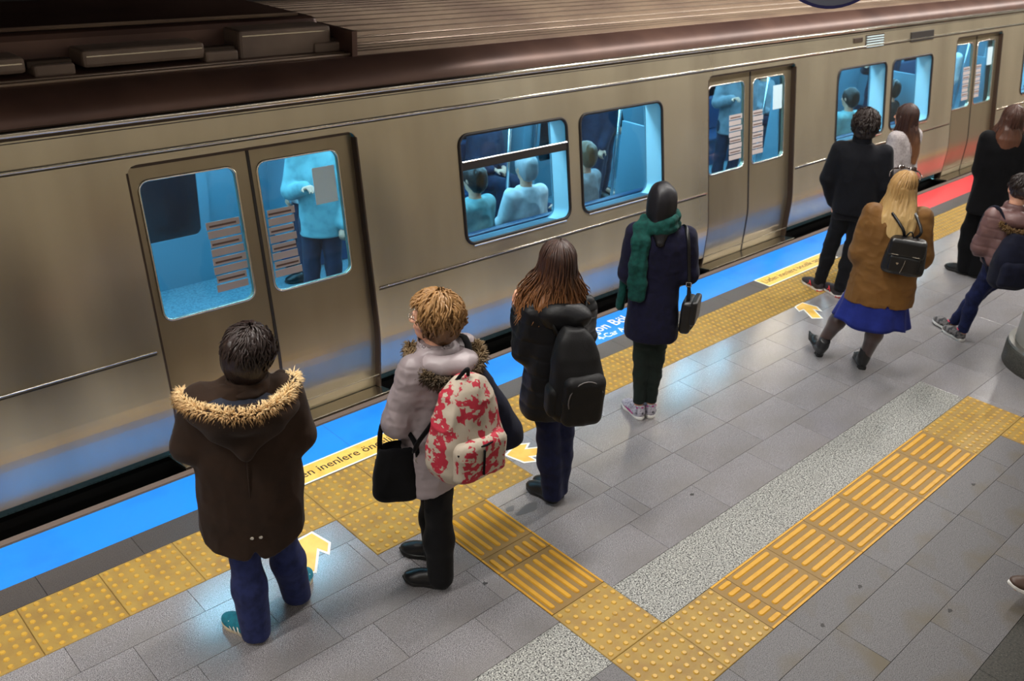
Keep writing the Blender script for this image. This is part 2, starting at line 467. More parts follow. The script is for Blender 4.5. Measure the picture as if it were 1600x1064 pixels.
# added unseen beam that keeps lamp light off the left train roof
LIGHT_BLOCK_X = 2.2
struct('light_block_beam', MB().box(-9.2, LIGHT_BLOCK_X, 2.0, 2.6, 2.95, 4.7), MAT['concrete'])

# ceiling lamps
lamp_me = None
def ceiling_lamp(x, y, watts, z=4.45):
    global lamp_me
    e = empty('ceiling_lamp', (x, y, z), label='long white fluorescent batten hung under the platform ceiling', cat='lamp', group='fluorescent lamps under the ceiling')
    if lamp_me is None:
        lamp_me = (MB().box(-.75, .75, -.09, .09, 0, .07, .01).mesh('housing'), MB().tube([(-.7,0,-.02),(.7,0,-.02)], .022, 8).mesh('tube'), MB().tube([(-.6,0,.07),(-.6,0,.25)], .008, 6).mesh('hanger'), MB().tube([(.6,0,.07),(.6,0,.25)], .008, 6).mesh('hanger'))
    link('housing', lamp_me[0], MAT['housing'], e); link('tube', lamp_me[1], MAT['lamp_white'], e); link('hanger', lamp_me[2], MAT['housing'], e); link('hanger', lamp_me[3], MAT['housing'], e)
    ld = bpy.data.lights.new('lamp_light', 'AREA'); ld.shape = 'RECTANGLE'; ld.size = 1.4; ld.size_y = .12
    ld.energy = watts; ld.color = LAMP_COLOR
    lo = bpy.data.objects.new('lamp_light', ld); COL.objects.link(lo); lo.parent = e; lo.location = (0, 0, -.05)
for y, watts in LAMP_ROWS.items():
    for k in range(11):
        ceiling_lamp(-6.4 + k*2.5, y, watts)

# column at the right edge of the picture
MAT['col_white'] = pbr('column_enamel', rgb(206,204,198), rough=.35)
MAT['col_metal'] = pbr('column_trim', rgb(150,148,142), rough=.3, metal=.8)
colm = empty('round_column', (4.80, -.33, 0), label='round white column with a dark stone foot at the right edge', cat='column')
MB().lathe([(.455, 0), (.46, .01), (.46, .16), (.45, .175)], 48).obj('stone_foot', MAT['moss_stone'], colm, smooth=True)
MB().lathe([(.45, .175), (.452, .18), (.452, .20), (.40, .205)], 48).obj('metal_ring', MAT['col_metal'], colm)
MB().lathe([(.405, .20), (.405, 4.70)], 48).obj('shaft', MAT['col_white'], colm, smooth=True)
br = MB().box(-.02, .02, -.012, .012, .17, .28, .004).obj('bracket', MAT['gum'], colm); br.location = (-.41*.98, .41*.35, 0); br.rotation_euler.z = 2.8

# round hanging sign at the top edge
MAT['sign_face'] = pbr('sign_face', rgb(92,96,112), rough=.35)
MAT['sign_rim'] = pbr('sign_rim', rgb(24,26,84), rough=.3)
sg = empty('hanging_sign', (1.285, .46, 3.159), label='round grey sign with dark blue rim hanging above the platform', cat='sign')
sg.rotation_euler = (PI/2, 0, math.radians(-42))
MB().lathe([(.288, -.02), (.302, -.02), (.302, .02), (.288, .02)], 48).obj('rim', MAT['sign_rim'], sg)
MB().lathe([(.287, -.021), (.287, .021)], 48).obj('face', MAT['sign_face'], sg)
MB().tube([(0, .30, 0), (0, 1.54, 0)], .012, 8).obj('hanger_rod', MAT['col_metal'], sg)

# ------------------------------------------------------------------ train
LEAN = -math.atan(.175)
MAT['steel'] = pbr('champagne_steel', rgb(200,190,168), rough=0.24, metal=0.72, noise=[(2.0, rgb(180,170,150), .4, .7, (1, 1, .25))], bump=(60, 0.008, (.02, 1, 1)))
MAT['steel_dark'] = pbr('door_steel', rgb(164,152,128), rough=0.30, metal=0.75, noise=[(2.0, rgb(146,134,112), .4, .7, (1, 1, .25))])
MAT['steel_bright'] = pbr('bright_trim', rgb(226,220,206), rough=0.22, metal=1.0)
MAT['rubber'] = pbr('black_rubber', rgb(34,28,26), rough=.55)
MAT['jamb'] = pbr('shaded_door_jamb', rgb(70,56,46), rough=.5, metal=.4)  # brown door frame, darkened to include the shadow of the door recess
MAT['roof'] = pbr('roof_steel', rgb(164,142,122), rough=0.34, metal=.25, noise=(1.5, rgb(138,116,102), .4, .7))
MAT['roof_plain'] = pbr('roof_paint', rgb(112,84,74), rough=0.4, metal=.3, noise=(2, rgb(90,66,60), .4, .7))
MAT['unit'] = pbr('roof_unit_grey', rgb(150,130,116), rough=.55, noise=(3, rgb(126,108,98), .4, .7))
MAT['under'] = pbr('underframe', rgb(22,20,20), rough=.8)
MAT['glass'] = glass_mat('window_glass', (.82,.93,.97,1))
MAT['liner'] = pbr('white_interior_panel', rgb(200,222,228), rough=.4)
MAT['panel'] = pbr('blue_grey_interior_wall', rgb(96,132,148), rough=.45)
MAT['liner_dark'] = pbr('grey_interior_panel', rgb(60,84,100), rough=.5)
MAT['car_floor'] = pbr('blue_grey_car_floor', rgb(104,136,148), rough=.35, noise=(60, rgb(80,110,122), .45, .6))
MAT['seat'] = pbr('blue_seat_shell', rgb(28,58,92), rough=.45)
MAT['pole'] = pbr('grab_pole_steel', rgb(220,224,226), rough=.2, metal=1.0)
MAT['car_lamp'] = emis('car_strip_light', (.38,.78,1,1), 38.0)
MAT['sticker'] = pbr('white_sticker', rgb(186,176,174), rough=.5)
MAT['sticker_line'] = pbr('sticker_print', rgb(96,72,64), rough=.5)
MAT['poster'] = pbr('pale_notice', rgb(200,228,240), rough=.5)
MAT['void'] = pbr('dark_tunnel_glass', rgb(10,20,30), rough=.12)
MAT['green_rail'] = pbr('grab_yellow', rgb(206,196,92), rough=.4)

HB = .50
def tuck(o, zoff=0.0):
    """the body side below the waist turns under: bend everything below HB inwards"""
    me = o.data; bm = bmesh.new(); bm.from_mesh(me)
    for h in (HB, HB-.04, HB-.08, HB-.12, HB-.17):
        bmesh.ops.bisect_plane(bm, geom=list(bm.verts)+list(bm.edges)+list(bm.faces), plane_co=(0, 0, h), plane_no=(0, 0, 1))
    for v in bm.verts:
        t = HB - v.co.z
        if t > 0: v.co.y += math.tan(math.radians(10.5)) * (t*t/.34 if t < .17 else t - .085)
    bm.to_mesh(me); bm.free(); return o

def level(o):
    o.rotation_euler.x = -LEAN; return o

train = empty('metro_train', (0, 2.80, 0), label='champagne steel metro train with lit windows stopped along the platform edge', cat='train')
train.rotation_euler = (LEAN, 0, 0)
P = 5.46
X0T, X1T = -6.5, 17.0
DOORS = [-.435 + P*k for k in (0, 1, 2)]
HW = .765
WINS = [(1.19 + P*k, 2.34 + P*k, 2.48 + P*k, 3.57 + P*k) for k in (0, 1, 2)]
holes = []
for dx in DOORS:
    holes.append([(dx-HW, .104), (dx+HW, .104), (dx+HW, 1.78)] + [(dx+HW-.06+.06*math.cos(a), 1.78+.06*math.sin(a)) for a in (.5, 1.0)] + [(dx+HW-.06, 1.84), (dx-HW+.06, 1.84)] + [(dx-HW+.06-.06*math.cos(a), 1.78+.06*math.sin(a)) for a in (1.0, .5)] + [(dx-HW, 1.78)])
for a, b, c_, d in WINS:
    holes.append(rrect(a, b, .875, 1.70, .085)); holes.append(rrect(c_, d, .875, 1.70, .085))
sp_ = plate('side_panel', [(X0T, .10), (X1T, .10), (X1T, 2.06), (X0T, 2.06)], holes, .012, MAT['steel'], train)
tuck(sp_)
# cantrail: gutter bead, roof edge
MB().tube([(X0T, -.004, 2.085), (X1T, -.004, 2.085)], .022, 10).obj('rain_gutter', MAT['steel_bright'], train, smooth=True)
MB().box(X0T, X1T, .0, .02, 2.05, 2.12).obj('cantrail', MAT['jamb'], train)
MB().box(X0T, X1T, -.0025, .0, 2.036, 2.041).obj('seam', MAT['rubber'], train)
def bead(h, segs, r=.008, name='body_bead'):
    for a, b in segs:
        MB().tube([(a, -.003, h), (b, -.003, h)], r, 8).obj(name, MAT['steel_bright'], train, smooth=True)
        MB().box(a, b, -.002, .0, h-.020, h-.013).obj('seam', MAT['rubber'], train)
dedges = [X0T] + sum([[d-HW-.04, d+HW+.04] for d in DOORS], []) + [X1T]
bead(1.90, [(X0T, X1T)], .012)
bead(.755, [(dedges[i], dedges[i+1]) for i in range(0, len(dedges), 2)], .007)
# door portals and leaves
for dx in DOORS:
    for s_ in (-1, 1):
        tuck(MB().box(dx+s_*HW-.006, dx+s_*HW+.006, -.0015, .085, .0, 1.80).obj('door_jamb', MAT['jamb'], train))
    MB().box(dx-HW+.04, dx+HW-.04, .010, .085, 1.822, 1.85).obj('door_header', MAT['jamb'], train)
    MB().box(dx-HW-.02, dx+HW+.02, -.035, .24, -.030, -.004, .004).obj('door_sill', MAT['steel_bright'], train)
    for s_ in (-1, 1):
        x0, x1 = (dx-HW, dx-.006) if s_ < 0 else (dx+.006, dx+HW)
        g0, g1 = (dx-.695, dx-.10) if s_ < 0 else (dx+.05, dx+.635)
        lf = plate('door_leaf', [(x0, .0), (x1, .0), (x1, 1.82), (x0, 1.82)], [rrect(g0, g1, .905, 1.735, .06)], .03, MAT['steel_dark'], train)
        lf.location = (0, .055, 0); tuck(lf)
        gl = MB().box(g0-.01, g1+.01, .012, .017, .895, 1.745).obj('pane', MAT['glass'], lf)
        ring = MB(); q = rrect(g0-.004, g1+.004, .901, 1.739, .062)
        ring.tube([(x, -.002, h) for x, h in q + q[:1]], .008, 6, cap=False).obj('pane_trim', MAT['steel_bright'], lf, smooth=True)
        tuck(MB().box(dx-.010 if s_ < 0 else dx, dx if s_ < 0 else dx+.010, -.004, .03, .0, 1.82).obj('edge_seal', MAT['rubber'], lf))
        s0, s1 = (g1-.24, g1-.012) if s_ < 0 else (g0+.012, g0+.225)
        for k in range(8):
            hh = 1.43 - k*.056
            st = MB().box(s0 + random.uniform(0, .015), s1 - random.uniform(0, .03), .006, .008, hh-.046, hh).obj('sticker', MAT['sticker'], lf)
            if k % 2 == 0:
                MB().box(s0+.02, s1-.03, .0052, .0065, hh-.034, hh-.022).obj('print_band', MAT['sticker_line'], lf)
        if s_ > 0:
            MB().box(g1-.20, g1-.03, .006, .008, 1.40, 1.64).obj('notice', MAT['poster'], lf)
# windows
for a, b, c_, d in WINS:
    for wi, (x0, x1) in enumerate(((a, b), (c_, d))):
        q = rrect(x0+.008, x1-.008, .883, 1.692, .08)
        fr = MB().tube([(x, .0, h) for x, h in q + q[:1]], .014, 6, cap=False).obj('window_gasket', MAT['rubber'], train, smooth=True)
        MB().box(x0-.01, x1+.01, .012, .018, .865, 1.71).obj('pane', MAT['glass'], fr)
        if wi == 0 and a < 2:
            MB().box(x0, x1, -.006, .03, 1.435, 1.495, .006).obj('transom_bar', MAT['rubber'], fr)
            MB().tube([(x0+.02, -.008, 1.50), (x1-.02, -.008, 1.50)], .006, 6).obj('transom_trim', MAT['steel_bright'], fr)
        MB().tube([(x0+.07, -.010, .868), (x1-.07, -.010, .868)], .006, 6).obj('sill_trim', MAT['steel_bright'], fr)
        # reveal: white cheeks, dark apron
        def strip(pts, name, mat):
            mb = MB(); n = len(pts)
            vs = [(x, .022, h) for x, h in pts] + [(x, .20, h) for x, h in pts]
            mb.add(vs, [(i, i+1, n+i+1, n+i) for i in range(n-1)])
            return mb.obj(name, mat, train, smooth=True)
        qq = rrect(x0-.005, x1+.005, .87, 1.705, .085, 6)
        strip(qq[0:14], 'window_cheek', MAT['liner']); strip(qq[14:28], 'window_cheek', MAT['liner'])
        strip([qq[27], qq[0]], 'window_apron', MAT['liner_dark'])
# interior shell
MB().box(X0T, X1T, .22, 2.72, -.05, .01).obj('car_floor', MAT['car_floor'], train)
inner_holes = [[(dx-HW-.02, .012), (dx+HW+.02, .012), (dx+HW+.02, 1.88), (dx-HW-.02, 1.88)] for dx in DOORS]
for a, b, c_, d in WINS:
    inner_holes += [rrect(a, b, .87, 1.705, .085), rrect(c_, d, .87, 1.705, .085)]
inn = plate('inner_lining', [(X0T, .011), (X1T, .011), (X1T, 2.0), (X0T, 2.0)], inner_holes, .015, MAT['panel'], train); inn.location = (0, .20, 0)
farh = []
for k in (-1, 0, 1, 2):
    farh += [rrect(1.19+P*k, 2.34+P*k, .9, 1.70, .08), rrect(2.48+P*k, 3.57+P*k, .9, 1.70, .08)]
farw = plate('far_wall', [(X0T, .011), (X1T, .011), (X1T, 2.0), (X0T, 2.0)], farh, .02, MAT['panel'], train); farw.location = (0, 2.62, 0)
MB().box(X0T, X1T, 2.66, 2.67, .8, 1.8).obj('far_window_glass', MAT['void'], train)
MB().box(X0T, X1T, 2.70, 2.74, -.9, 2.1).obj('far_side', MAT['under'], train)
for dx in DOORS:
    for s_ in (-1, 1):
        lf = plate('far_door_leaf', rrect(dx+s_*.385-.37, dx+s_*.385+.37, .02, 1.84, .02), [rrect(dx+s_*.385-.28, dx+s_*.385+.28, .9, 1.72, .06)], .02, MAT['panel'], train); lf.location = (0, 2.585, 0)
        MB().box(dx+s_*.385-.29, dx+s_*.385+.29, .012, .016, .88, 1.74).obj('pane', MAT['void'], lf)
MB().box(X0T, X1T, .52, 2.74, 2.0, 2.03).obj('car_ceiling', MAT['liner'], train)
for y in (.75, 1.95):
    MB().box(X0T+.3, X1T-.3, y-.06, y+.06, 1.985, 1.999).obj('strip_light', MAT['car_lamp'], train)
for k in range(8):
    ld = bpy.data.lights.new('car_light', 'AREA'); ld.shape = 'RECTANGLE'; ld.size = 2.7; ld.size_y = .5
    ld.energy = CAR_POWER; ld.color = CAR_COLOR
    lo = bpy.data.objects.new('car_light', ld); COL.objects.link(lo); lo.parent = train; lo.location = (-4.8 + k*2.9, 1.35, 1.97)
for xx in (X0T, X1T):
    MB().box(xx-.03, xx+.03, 0, 2.74, -.1, 2.1).obj('end_wall', MAT['liner'], train)
# seats, screens, poles
for k in (-1, 0, 1, 2):
    sx0, sx1 = .95 + P*k, 3.75 + P*k
    for side in (0, 1):
        y0, y1 = (.42, .84) if side == 0 else (2.20, 2.60)
        bmn = MB().box(sx0, sx1, y0, y1, .36, .42, .02)
        if side == 1: bmn.box(sx0, sx1, 2.52, 2.60, .42, .86, .02)
        else: bmn.box(sx0, sx1, .40, .47, .42, .82, .02)
        bmn.box(sx0+.05, sx1-.05, y0+.05 if side else y0, y1-.05 if not side else y1, .02, .36)
        bmn.obj('bench_seat', MAT['seat'], train)
        for xx in (sx0-.02, sx1+.02):
            MB().box(xx-.012, xx+.012, y0, y1+.04 if side == 0 else y1, .3, 1.35, .006).obj('draught_screen', MAT['panel'], train)
    for xx in (sx0-.05, sx1+.05, (sx0+sx1)/2):
        for yy in (.95, 2.06):
            MB().tube([(xx, yy, .01), (xx, yy, 2.0)], .017, 8).obj('grab_pole', MAT['pole'], train, smooth=True)
for yy in (.95, 2.05):
    MB().tube([(X0T, yy, 1.80), (X1T, yy, 1.80)], .016, 8).obj('grab_rail', MAT['pole'], train, smooth=True)
for k in range(28):
    xx = -1.6 + k*.46
    hd = MB().tube([(xx, .95, 1.80), (xx, .95, 1.66)], .008, 6)
    hd.tube([(xx+.05*math.cos(a), .95, 1.60+.055*math.sin(a)) for a in np.linspace(0, 2*PI, 13)], .008, 5, cap=False)
    hd.obj('hand_strap', MAT['green_rail'], train)
for o in [c for c in train.children]:
    if o.name.split('.')[0] in ('car_floor','far_wall','far_window_glass','far_side','far_door_leaf','car_ceiling','strip_light','bench_seat','draught_screen','grab_pole','grab_rail','hand_strap','end_wall'):
        level(o)
    if o.type == 'LIGHT':
        o.rotation_euler.x = -LEAN; o.location.z += .2
# underframe and skirt
MB().box(X0T, X1T, .20, 2.7, -.95, -.03).obj('underframe', MAT['under'], train)
# markers on the cantrail far right
for x0, x1, h0, h1, m_, nm in ((6.96, 7.16, 1.955, 2.005, 'jamb', 'marker_lamp'), (8.36, 8.98, 1.87, 1.985, 'rubber', 'destination_display')):
    MB().box(x0, x1, -.012, .0, h0, h1, .004).obj(nm, MAT[m_], train)
for k in range(5):
    MB().box(7.26, 7.66, -.012, .0, 1.885+k*.027, 1.897+k*.027, .002).obj('vent_slat', MAT['liner'], train)
MB().box(7.24, 7.68, -.004, .0, 1.875, 2.02).obj('vent_backing', MAT['jamb'], train)

# roof: curved shoulder, ribbed top to the right, sunken equipment deck to the left
def sweep(prof, x0, x1, name, mat, smooth=True):
    mb = MB(); n = len(prof)
    mb.add([(x0, d, h) for d, h in prof] + [(x1, d, h) for d, h in prof], [(i, i+1, n+i+1, n+i) for i in range(n-1)])
    return mb.obj(name, mat, train, smooth=smooth)
XS = .50
a0_, z0_ = 2.11*math.sin(-LEAN), 2.11*math.cos(LEAN)
sh = [(a0_, z0_)] + [(a0_ + .27 - .27*math.cos(a), z0_ + .17*math.sin(a)) for a in np.linspace(.15, 1.25, 6)]
level(sweep(sh, X0T, X1T, 'roof_shoulder', MAT['roof_plain']))
d0, h0 = sh[-1]
def crown(d): return 2.40 - .30*((d-1.62)/1.2)**2 if d < 1.62 else 2.40 - .24*((d-1.62)/1.2)**2
prof = []
dd = d0
while dd < 2.8:
    hb = max(crown(dd), h0 - .005)
    prof += [(dd, hb), (dd+.050, hb), (dd+.054, hb+.024), (dd+.072, hb+.028), (dd+.078, hb+.002)]
    dd += .092
level(sweep(prof, XS, X1T, 'ribbed_roof', MAT['roof'], False))
level(MB().box(XS-.02, XS+.02, d0, 2.7, 2.1, 2.40).obj('roof_step', MAT['roof_plain'], train))
deck = [(d0, h0), (d0+.10, h0+.015), (d0+.3, h0+.02), (2.8, h0+.02)]
level(sweep(deck, X0T, XS, 'roof_deck', MAT['roof_plain'], False))
for dd in (d0+.03, d0+.10):
    level(MB().tube([(X0T, dd, h0+.012), (XS, dd, h0+.012)], .010, 6).obj('deck_rail', MAT['roof'], train, smooth=True))
for x0, x1, zt in ((-1.20, -.47, 2.37), (-.24, .43, 2.42), (-2.7, -1.5, 2.36)):
    level(MB().box(x0, x1, .72, .95, 2.275 if zt < 2.4 else 2.24, zt, .02).obj('roof_unit', MAT['unit'], train))
    level(MB().box(x0+.02, x1-.02, .715, .725, zt-.035, zt-.028).obj('unit_seam', MAT['steel_bright'], train))
for xs in (-1.36, -.37, .40):
    level(MB().box(xs-.11, xs+.11, .70, 1.1, h0+.01, h0+.075, .015).obj('unit_bracket', MAT['unit'], train))
    level(MB().box(xs-.13, xs+.11, .74, .80, 2.29, 2.335, .01).obj('unit_pipe', MAT['jamb'], train))
level(MB().box(-3.6, .47, .92, 2.3, 2.25, 2.45, .04).obj('equipment_box', MAT['roof_plain'], train))
level(MB().tube([(-3.6, .92, 2.475), (.3, .92, 2.475)], .012, 6).obj('roof_conduit', MAT['roof'], train))

# ------------------------------------------------------------------ sculpting engine (distance fields -> one continuous surface)
def V(*a): return np.array(a, dtype=np.float32)

def vnoise(p, seed=0):
    """smooth value noise, p (N,3) -> (N,) in -1..1"""
    i = np.floor(p).astype(np.int64); f = p - i; f = f*f*(3-2*f)
    def h(a, b, c):
        n = (a*374761393 + b*668265263 + c*2147483647*3 + seed*144269) & 0x7fffffff
        n = ((n ^ (n >> 13))*1274126177) & 0x7fffffff
        n = n ^ (n >> 16)
        return (n & 0xffff)/32767.5 - 1
    o = 0
    for dx in (0, 1):
        wx = f[:, 0] if dx else 1-f[:, 0]
        for dy in (0, 1):
            wy = f[:, 1] if dy else 1-f[:, 1]
            for dz in (0, 1):
                wz = f[:, 2] if dz else 1-f[:, 2]
                o = o + h(i[:, 0]+dx, i[:, 1]+dy, i[:, 2]+dz)*wx*wy*wz
    return o

class Sdf:
    def __init__(s): s.p = []; s.F = np.eye(3); s.o = np.zeros(3)
    def frame(s, origin=(0, 0, 0), yaw=0.0, pitch=0.0, roll=0.0):
        s.o = np.array(origin, float)
        s.F = np.array((Matrix.Rotation(math.radians(yaw), 3, 'Z') @ Matrix.Rotation(math.radians(pitch), 3, 'X') @ Matrix.Rotation(math.radians(roll), 3, 'Y')))
        return s
    def W(s, p): return s.F @ np.array(p, float) + s.o
    def rc(s, a, b, ra, rb, k=.02, op='u', flat=None):
        """tapered capsule; flat=(axis, factor) squashes it across an axis"""
        a, b = s.W(a), s.W(b); ab = b-a; L2 = max(ab @ ab, 1e-9)
        ax = None
        if flat is not None:
            ax = s.F @ np.array(flat[0], float); ax /= np.linalg.norm(ax)
        def fn(P):
            q = P - a; t = np.clip((q @ ab)/L2, 0, 1); d = q - t[..., None]*ab
            r = ra + (rb-ra)*t
            if ax is not None:
                c = d @ ax; n2 = (d*d).sum(-1) - c*c + (c/flat[1])**2
                return (np.sqrt(np.maximum(n2, 0)) - r)*min(1, flat[1])
            return np.sqrt((d*d).sum(-1)) - r
        R_ = max(ra, rb)*(max(1, flat[1]) if flat else 1)
        s.p.append((fn, np.minimum(a, b)-R_, np.maximum(a, b)+R_, k, op)); return s
    def chain(s, pts, rs, k=.02, flat=None):
        for i in range(len(pts)-1): s.rc(pts[i], pts[i+1], rs[i], rs[i+1], k, 'u', flat)
        return s
    def ell(s, c, r, k=.02, op='u', rot=None):
        c = s.W(c); r = np.array(r, float)
        Fm = s.F if rot is None else s.F @ np.array(Euler([math.radians(x) for x in rot]).to_matrix())
        R_ = r.max()
        def fn(P):
            q = (P - c) @ Fm
            k0 = np.sqrt(((q/r)**2).sum(-1)); k1 = np.sqrt(((q/(r*r))**2).sum(-1)) + 1e-9
            return k0*(k0-1)/k1
        s.p.append((fn, c-R_, c+R_, k, op)); return s
    def rbox(s, c, half, r, k=.02, op='u', rot=None):
        c = s.W(c); hf = np.array(half, float) - r
        Fm = s.F if rot is None else s.F @ np.array(Euler([math.radians(x) for x in rot]).to_matrix())
        R_ = np.linalg.norm(half)
        def fn(P):
            q = np.abs((P - c) @ Fm) - hf
            return np.sqrt((np.maximum(q, 0)**2).sum(-1)) + np.minimum(q.max(-1), 0) - r
        s.p.append((fn, c-R_, c+R_, k, op)); return s
    def loft(s, rows, k=.03, op='u', yaw=0.0, e=2.3, cap=.015):
        rows = sorted(rows); A = np.array(rows, float); z = A[:, 0]
        cy, sy = math.cos(math.radians(yaw)), math.sin(math.radians(yaw))
        R_ = A[:, 3:5].max()
        zz = np.linspace(z[0], z[-1], 64)
        from_ = []
        for j in range(1, 5):
            v = np.interp(zz, z, A[:, j])
            kern = np.array([1, 2, 3, 2, 1])/9.0
            v = np.convolve(np.pad(v, 2, mode='edge'), kern, mode='valid'); from_.append(v)
        def fn(P):
            pz = P[..., 2]
            cx, cyy, rx, ry = (np.interp(pz, zz, f) for f in from_)
            x = P[..., 0]-cx; y = P[..., 1]-cyy
            u = x*cy + y*sy; w = -x*sy + y*cy
            n = (np.abs(u/rx)**e + np.abs(w/ry)**e)**(1/e)
            d = (n-1)*np.minimum(rx, ry)
            c = np.maximum(z[0]-pz, pz-z[-1])
            return np.maximum(d, c) + np.maximum(cap - np.abs(d-c), 0)**2/(4*cap)
        lo = np.array([A[:, 1].min()-R_, A[:, 2].min()-R_, z[0]-.01]); hi = np.array([A[:, 1].max()+R_, A[:, 2].max()+R_, z[-1]+.01])
        s.p.append((fn, lo, hi, k, op)); return s
    def cut(s, fn):   # keep where fn(P) < 0
        s.p.append((fn, None, None, .006, 'i')); return s
    def build(s, h):
        us = [p for p in s.p if p[4] == 'u']
        lo = np.min([p[1] for p in us], 0) - 3*h; hi = np.max([p[2] for p in us], 0) + 3*h
        n = np.ceil((hi-lo)/h).astype(int) + 1
        D = np.full(n, .5, np.float32)
        ax = [lo[i] + h*np.arange(n[i]) for i in range(3)]
        for fn, a, b, k, op in s.p:
            if a is None: i0, i1 = np.zeros(3, int), n
            else:
                m = k + 3*h
                i0 = np.clip(np.floor((a-m-lo)/h).astype(int), 0, n); i1 = np.clip(np.ceil((b+m-lo)/h).astype(int)+1, 0, n)
            if (i1 <= i0).any(): continue
            sl = tuple(slice(x, y) for x, y in zip(i0, i1))
            G_ = np.stack(np.meshgrid(*[ax[i][sl[i]] for i in range(3)], indexing='ij'), -1)
            d = fn(G_); o = D[sl]
            if op == 'u': hh = np.maximum(k-np.abs(o-d), 0)/k; r = np.minimum(o, d) - hh*hh*k/4
            elif op == 's': d = -d; hh = np.maximum(k-np.abs(o-d), 0)/k; r = np.maximum(o, d) + hh*hh*k/4
            else: hh = np.maximum(k-np.abs(o-d), 0)/k; r = np.maximum(o, d) + hh*hh*k/4
            D[sl] = r
        return surf(D, lo, h)

def surf(D, lo, h):
    n = np.array(D.shape) - 1
    Sg = D < 0
    cnt = np.zeros(n, np.int8)
    off = [(i, j, k) for i in (0, 1) for j in (0, 1) for k in (0, 1)]
    for i, j, k in off: cnt += Sg[i:i+n[0], j:j+n[1], k:k+n[2]]
    act = (cnt > 0) & (cnt < 8)
    I = np.argwhere(act)
    idx = np.full(n, -1, np.int64); idx[act] = np.arange(len(I))
    vals = [D[I[:, 0]+i, I[:, 1]+j, I[:, 2]+k] for i, j, k in off]
    acc = np.zeros((len(I), 3)); c = np.zeros(len(I))
    for a in range(8):
        for b in range(a+1, 8):
            df = np.array(off[b]) - np.array(off[a])
            if np.abs(df).sum() != 1: continue
            x = (vals[a] < 0) != (vals[b] < 0)
            t = np.where(x, vals[a]/np.where(x, vals[a]-vals[b], 1), 0)
            p = np.array(off[a]) + t[:, None]*df
            acc += p*x[:, None]; c += x
    vert = lo + h*(I + acc/np.maximum(c, 1)[:, None])
    quads = []
    for axn in range(3):
        o1, o2 = (axn+1) % 3, (axn+2) % 3
        sa = [slice(0, n[0]+1)]*3; sb = list(sa)
        sa = list(sa); sa[axn] = slice(0, n[axn]); sb[axn] = slice(1, n[axn]+1)
        for q in (o1, o2):
            sa[q] = slice(1, n[q]); sb[q] = slice(1, n[q])
        A, B = Sg[tuple(sa)], Sg[tuple(sb)]
        for flip, msk in ((0, A & ~B), (1, ~A & B)):
            E = np.argwhere(msk)
            if len(E) == 0: continue
            E[:, o1] += 1; E[:, o2] += 1
            def cell(d1, d2):
                Q = E.copy(); Q[:, o1] += d1; Q[:, o2] += d2
                return idx[Q[:, 0], Q[:, 1], Q[:, 2]]
            q = np.stack([cell(-1, -1), cell(0, -1), cell(0, 0), cell(-1, 0)], 1)
            if flip: q = q[:, ::-1]
            quads.append(q)
    q = np.concatenate(quads)
    return vert, q[(q >= 0).all(1)]

def normals(v, q):
    a, b, c, d = (v[q[:, i]] for i in range(4))
    fn = np.cross(c-a, d-b)
    N = np.zeros_like(v)
    for i in range(4):
        for j in range(3): N[:, j] += np.bincount(q[:, i], fn[:, j], len(v))
    return N/(np.linalg.norm(N, axis=1, keepdims=True)+1e-12)

def relax(v, q, it=1, f=.5):
    for _ in range(it):
        acc = np.zeros_like(v); c = np.zeros(len(v))
        for i in range(4):
            for j in ((i+1) % 4, (i+3) % 4):
                c += np.bincount(q[:, i], minlength=len(v))
                for x in range(3): acc[:, x] += np.bincount(q[:, i], v[q[:, j], x], len(v))
        v = v + f*(acc/np.maximum(c, 1)[:, None] - v)
    return v

def folds(amp, freq, seed=0, ridge=True):
    """cloth folds: amp in metres, freq per axis"""
    fq = np.array(freq, float)
    def fn(v, N):
        a = vnoise(v*fq, seed)
        w = vnoise(v*fq*1.9 + 7.3, seed+5)
        if ridge: a = 1 - 2*np.abs(a)**.8
        return amp*(.75*a + .35*w)
    return fn

def quilt(amp, step, z0=0.0):
    def fn(v, N):
        t = np.abs(((v[:, 2]-z0 + .006*vnoise(v*14, 3))/step) % 1 - .5)*2
        return amp*(np.sqrt(np.maximum(1 - t*t*t, 0)) - 1.0)
    return fn

def sculpt(name, sdf, h, mat, parent, disp=(), it=1, **kw):
    v, q = sdf.build(h)
    v = relax(v, q, it)
    for d in disp:
        N = normals(v, q); v = v + N*d(v, N)[:, None]
    if disp: v = relax(v, q, 1, .3)
    me = bpy.data.meshes.new(name)
    me.vertices.add(len(v)); me.vertices.foreach_set('co', v.astype(np.float32).ravel())
    me.loops.add(q.size); me.loops.foreach_set('vertex_index', q.astype(np.int32).ravel())
    me.polygons.add(len(q)); me.polygons.foreach_set('loop_start', np.arange(0, q.size, 4, dtype=np.int32))
    me.polygons.foreach_set('use_smooth', np.ones(len(q), bool))
    me.update(calc_edges=True); me.validate()
    return link(name, me, mat, parent, **kw)

# ------------------------------------------------------------------ people
def rot2(p, yaw):
    c, s = math.cos(math.radians(yaw)), math.sin(math.radians(yaw))
    return np.array([p[0]*c - p[1]*s, p[0]*s + p[1]*c, p[2]])

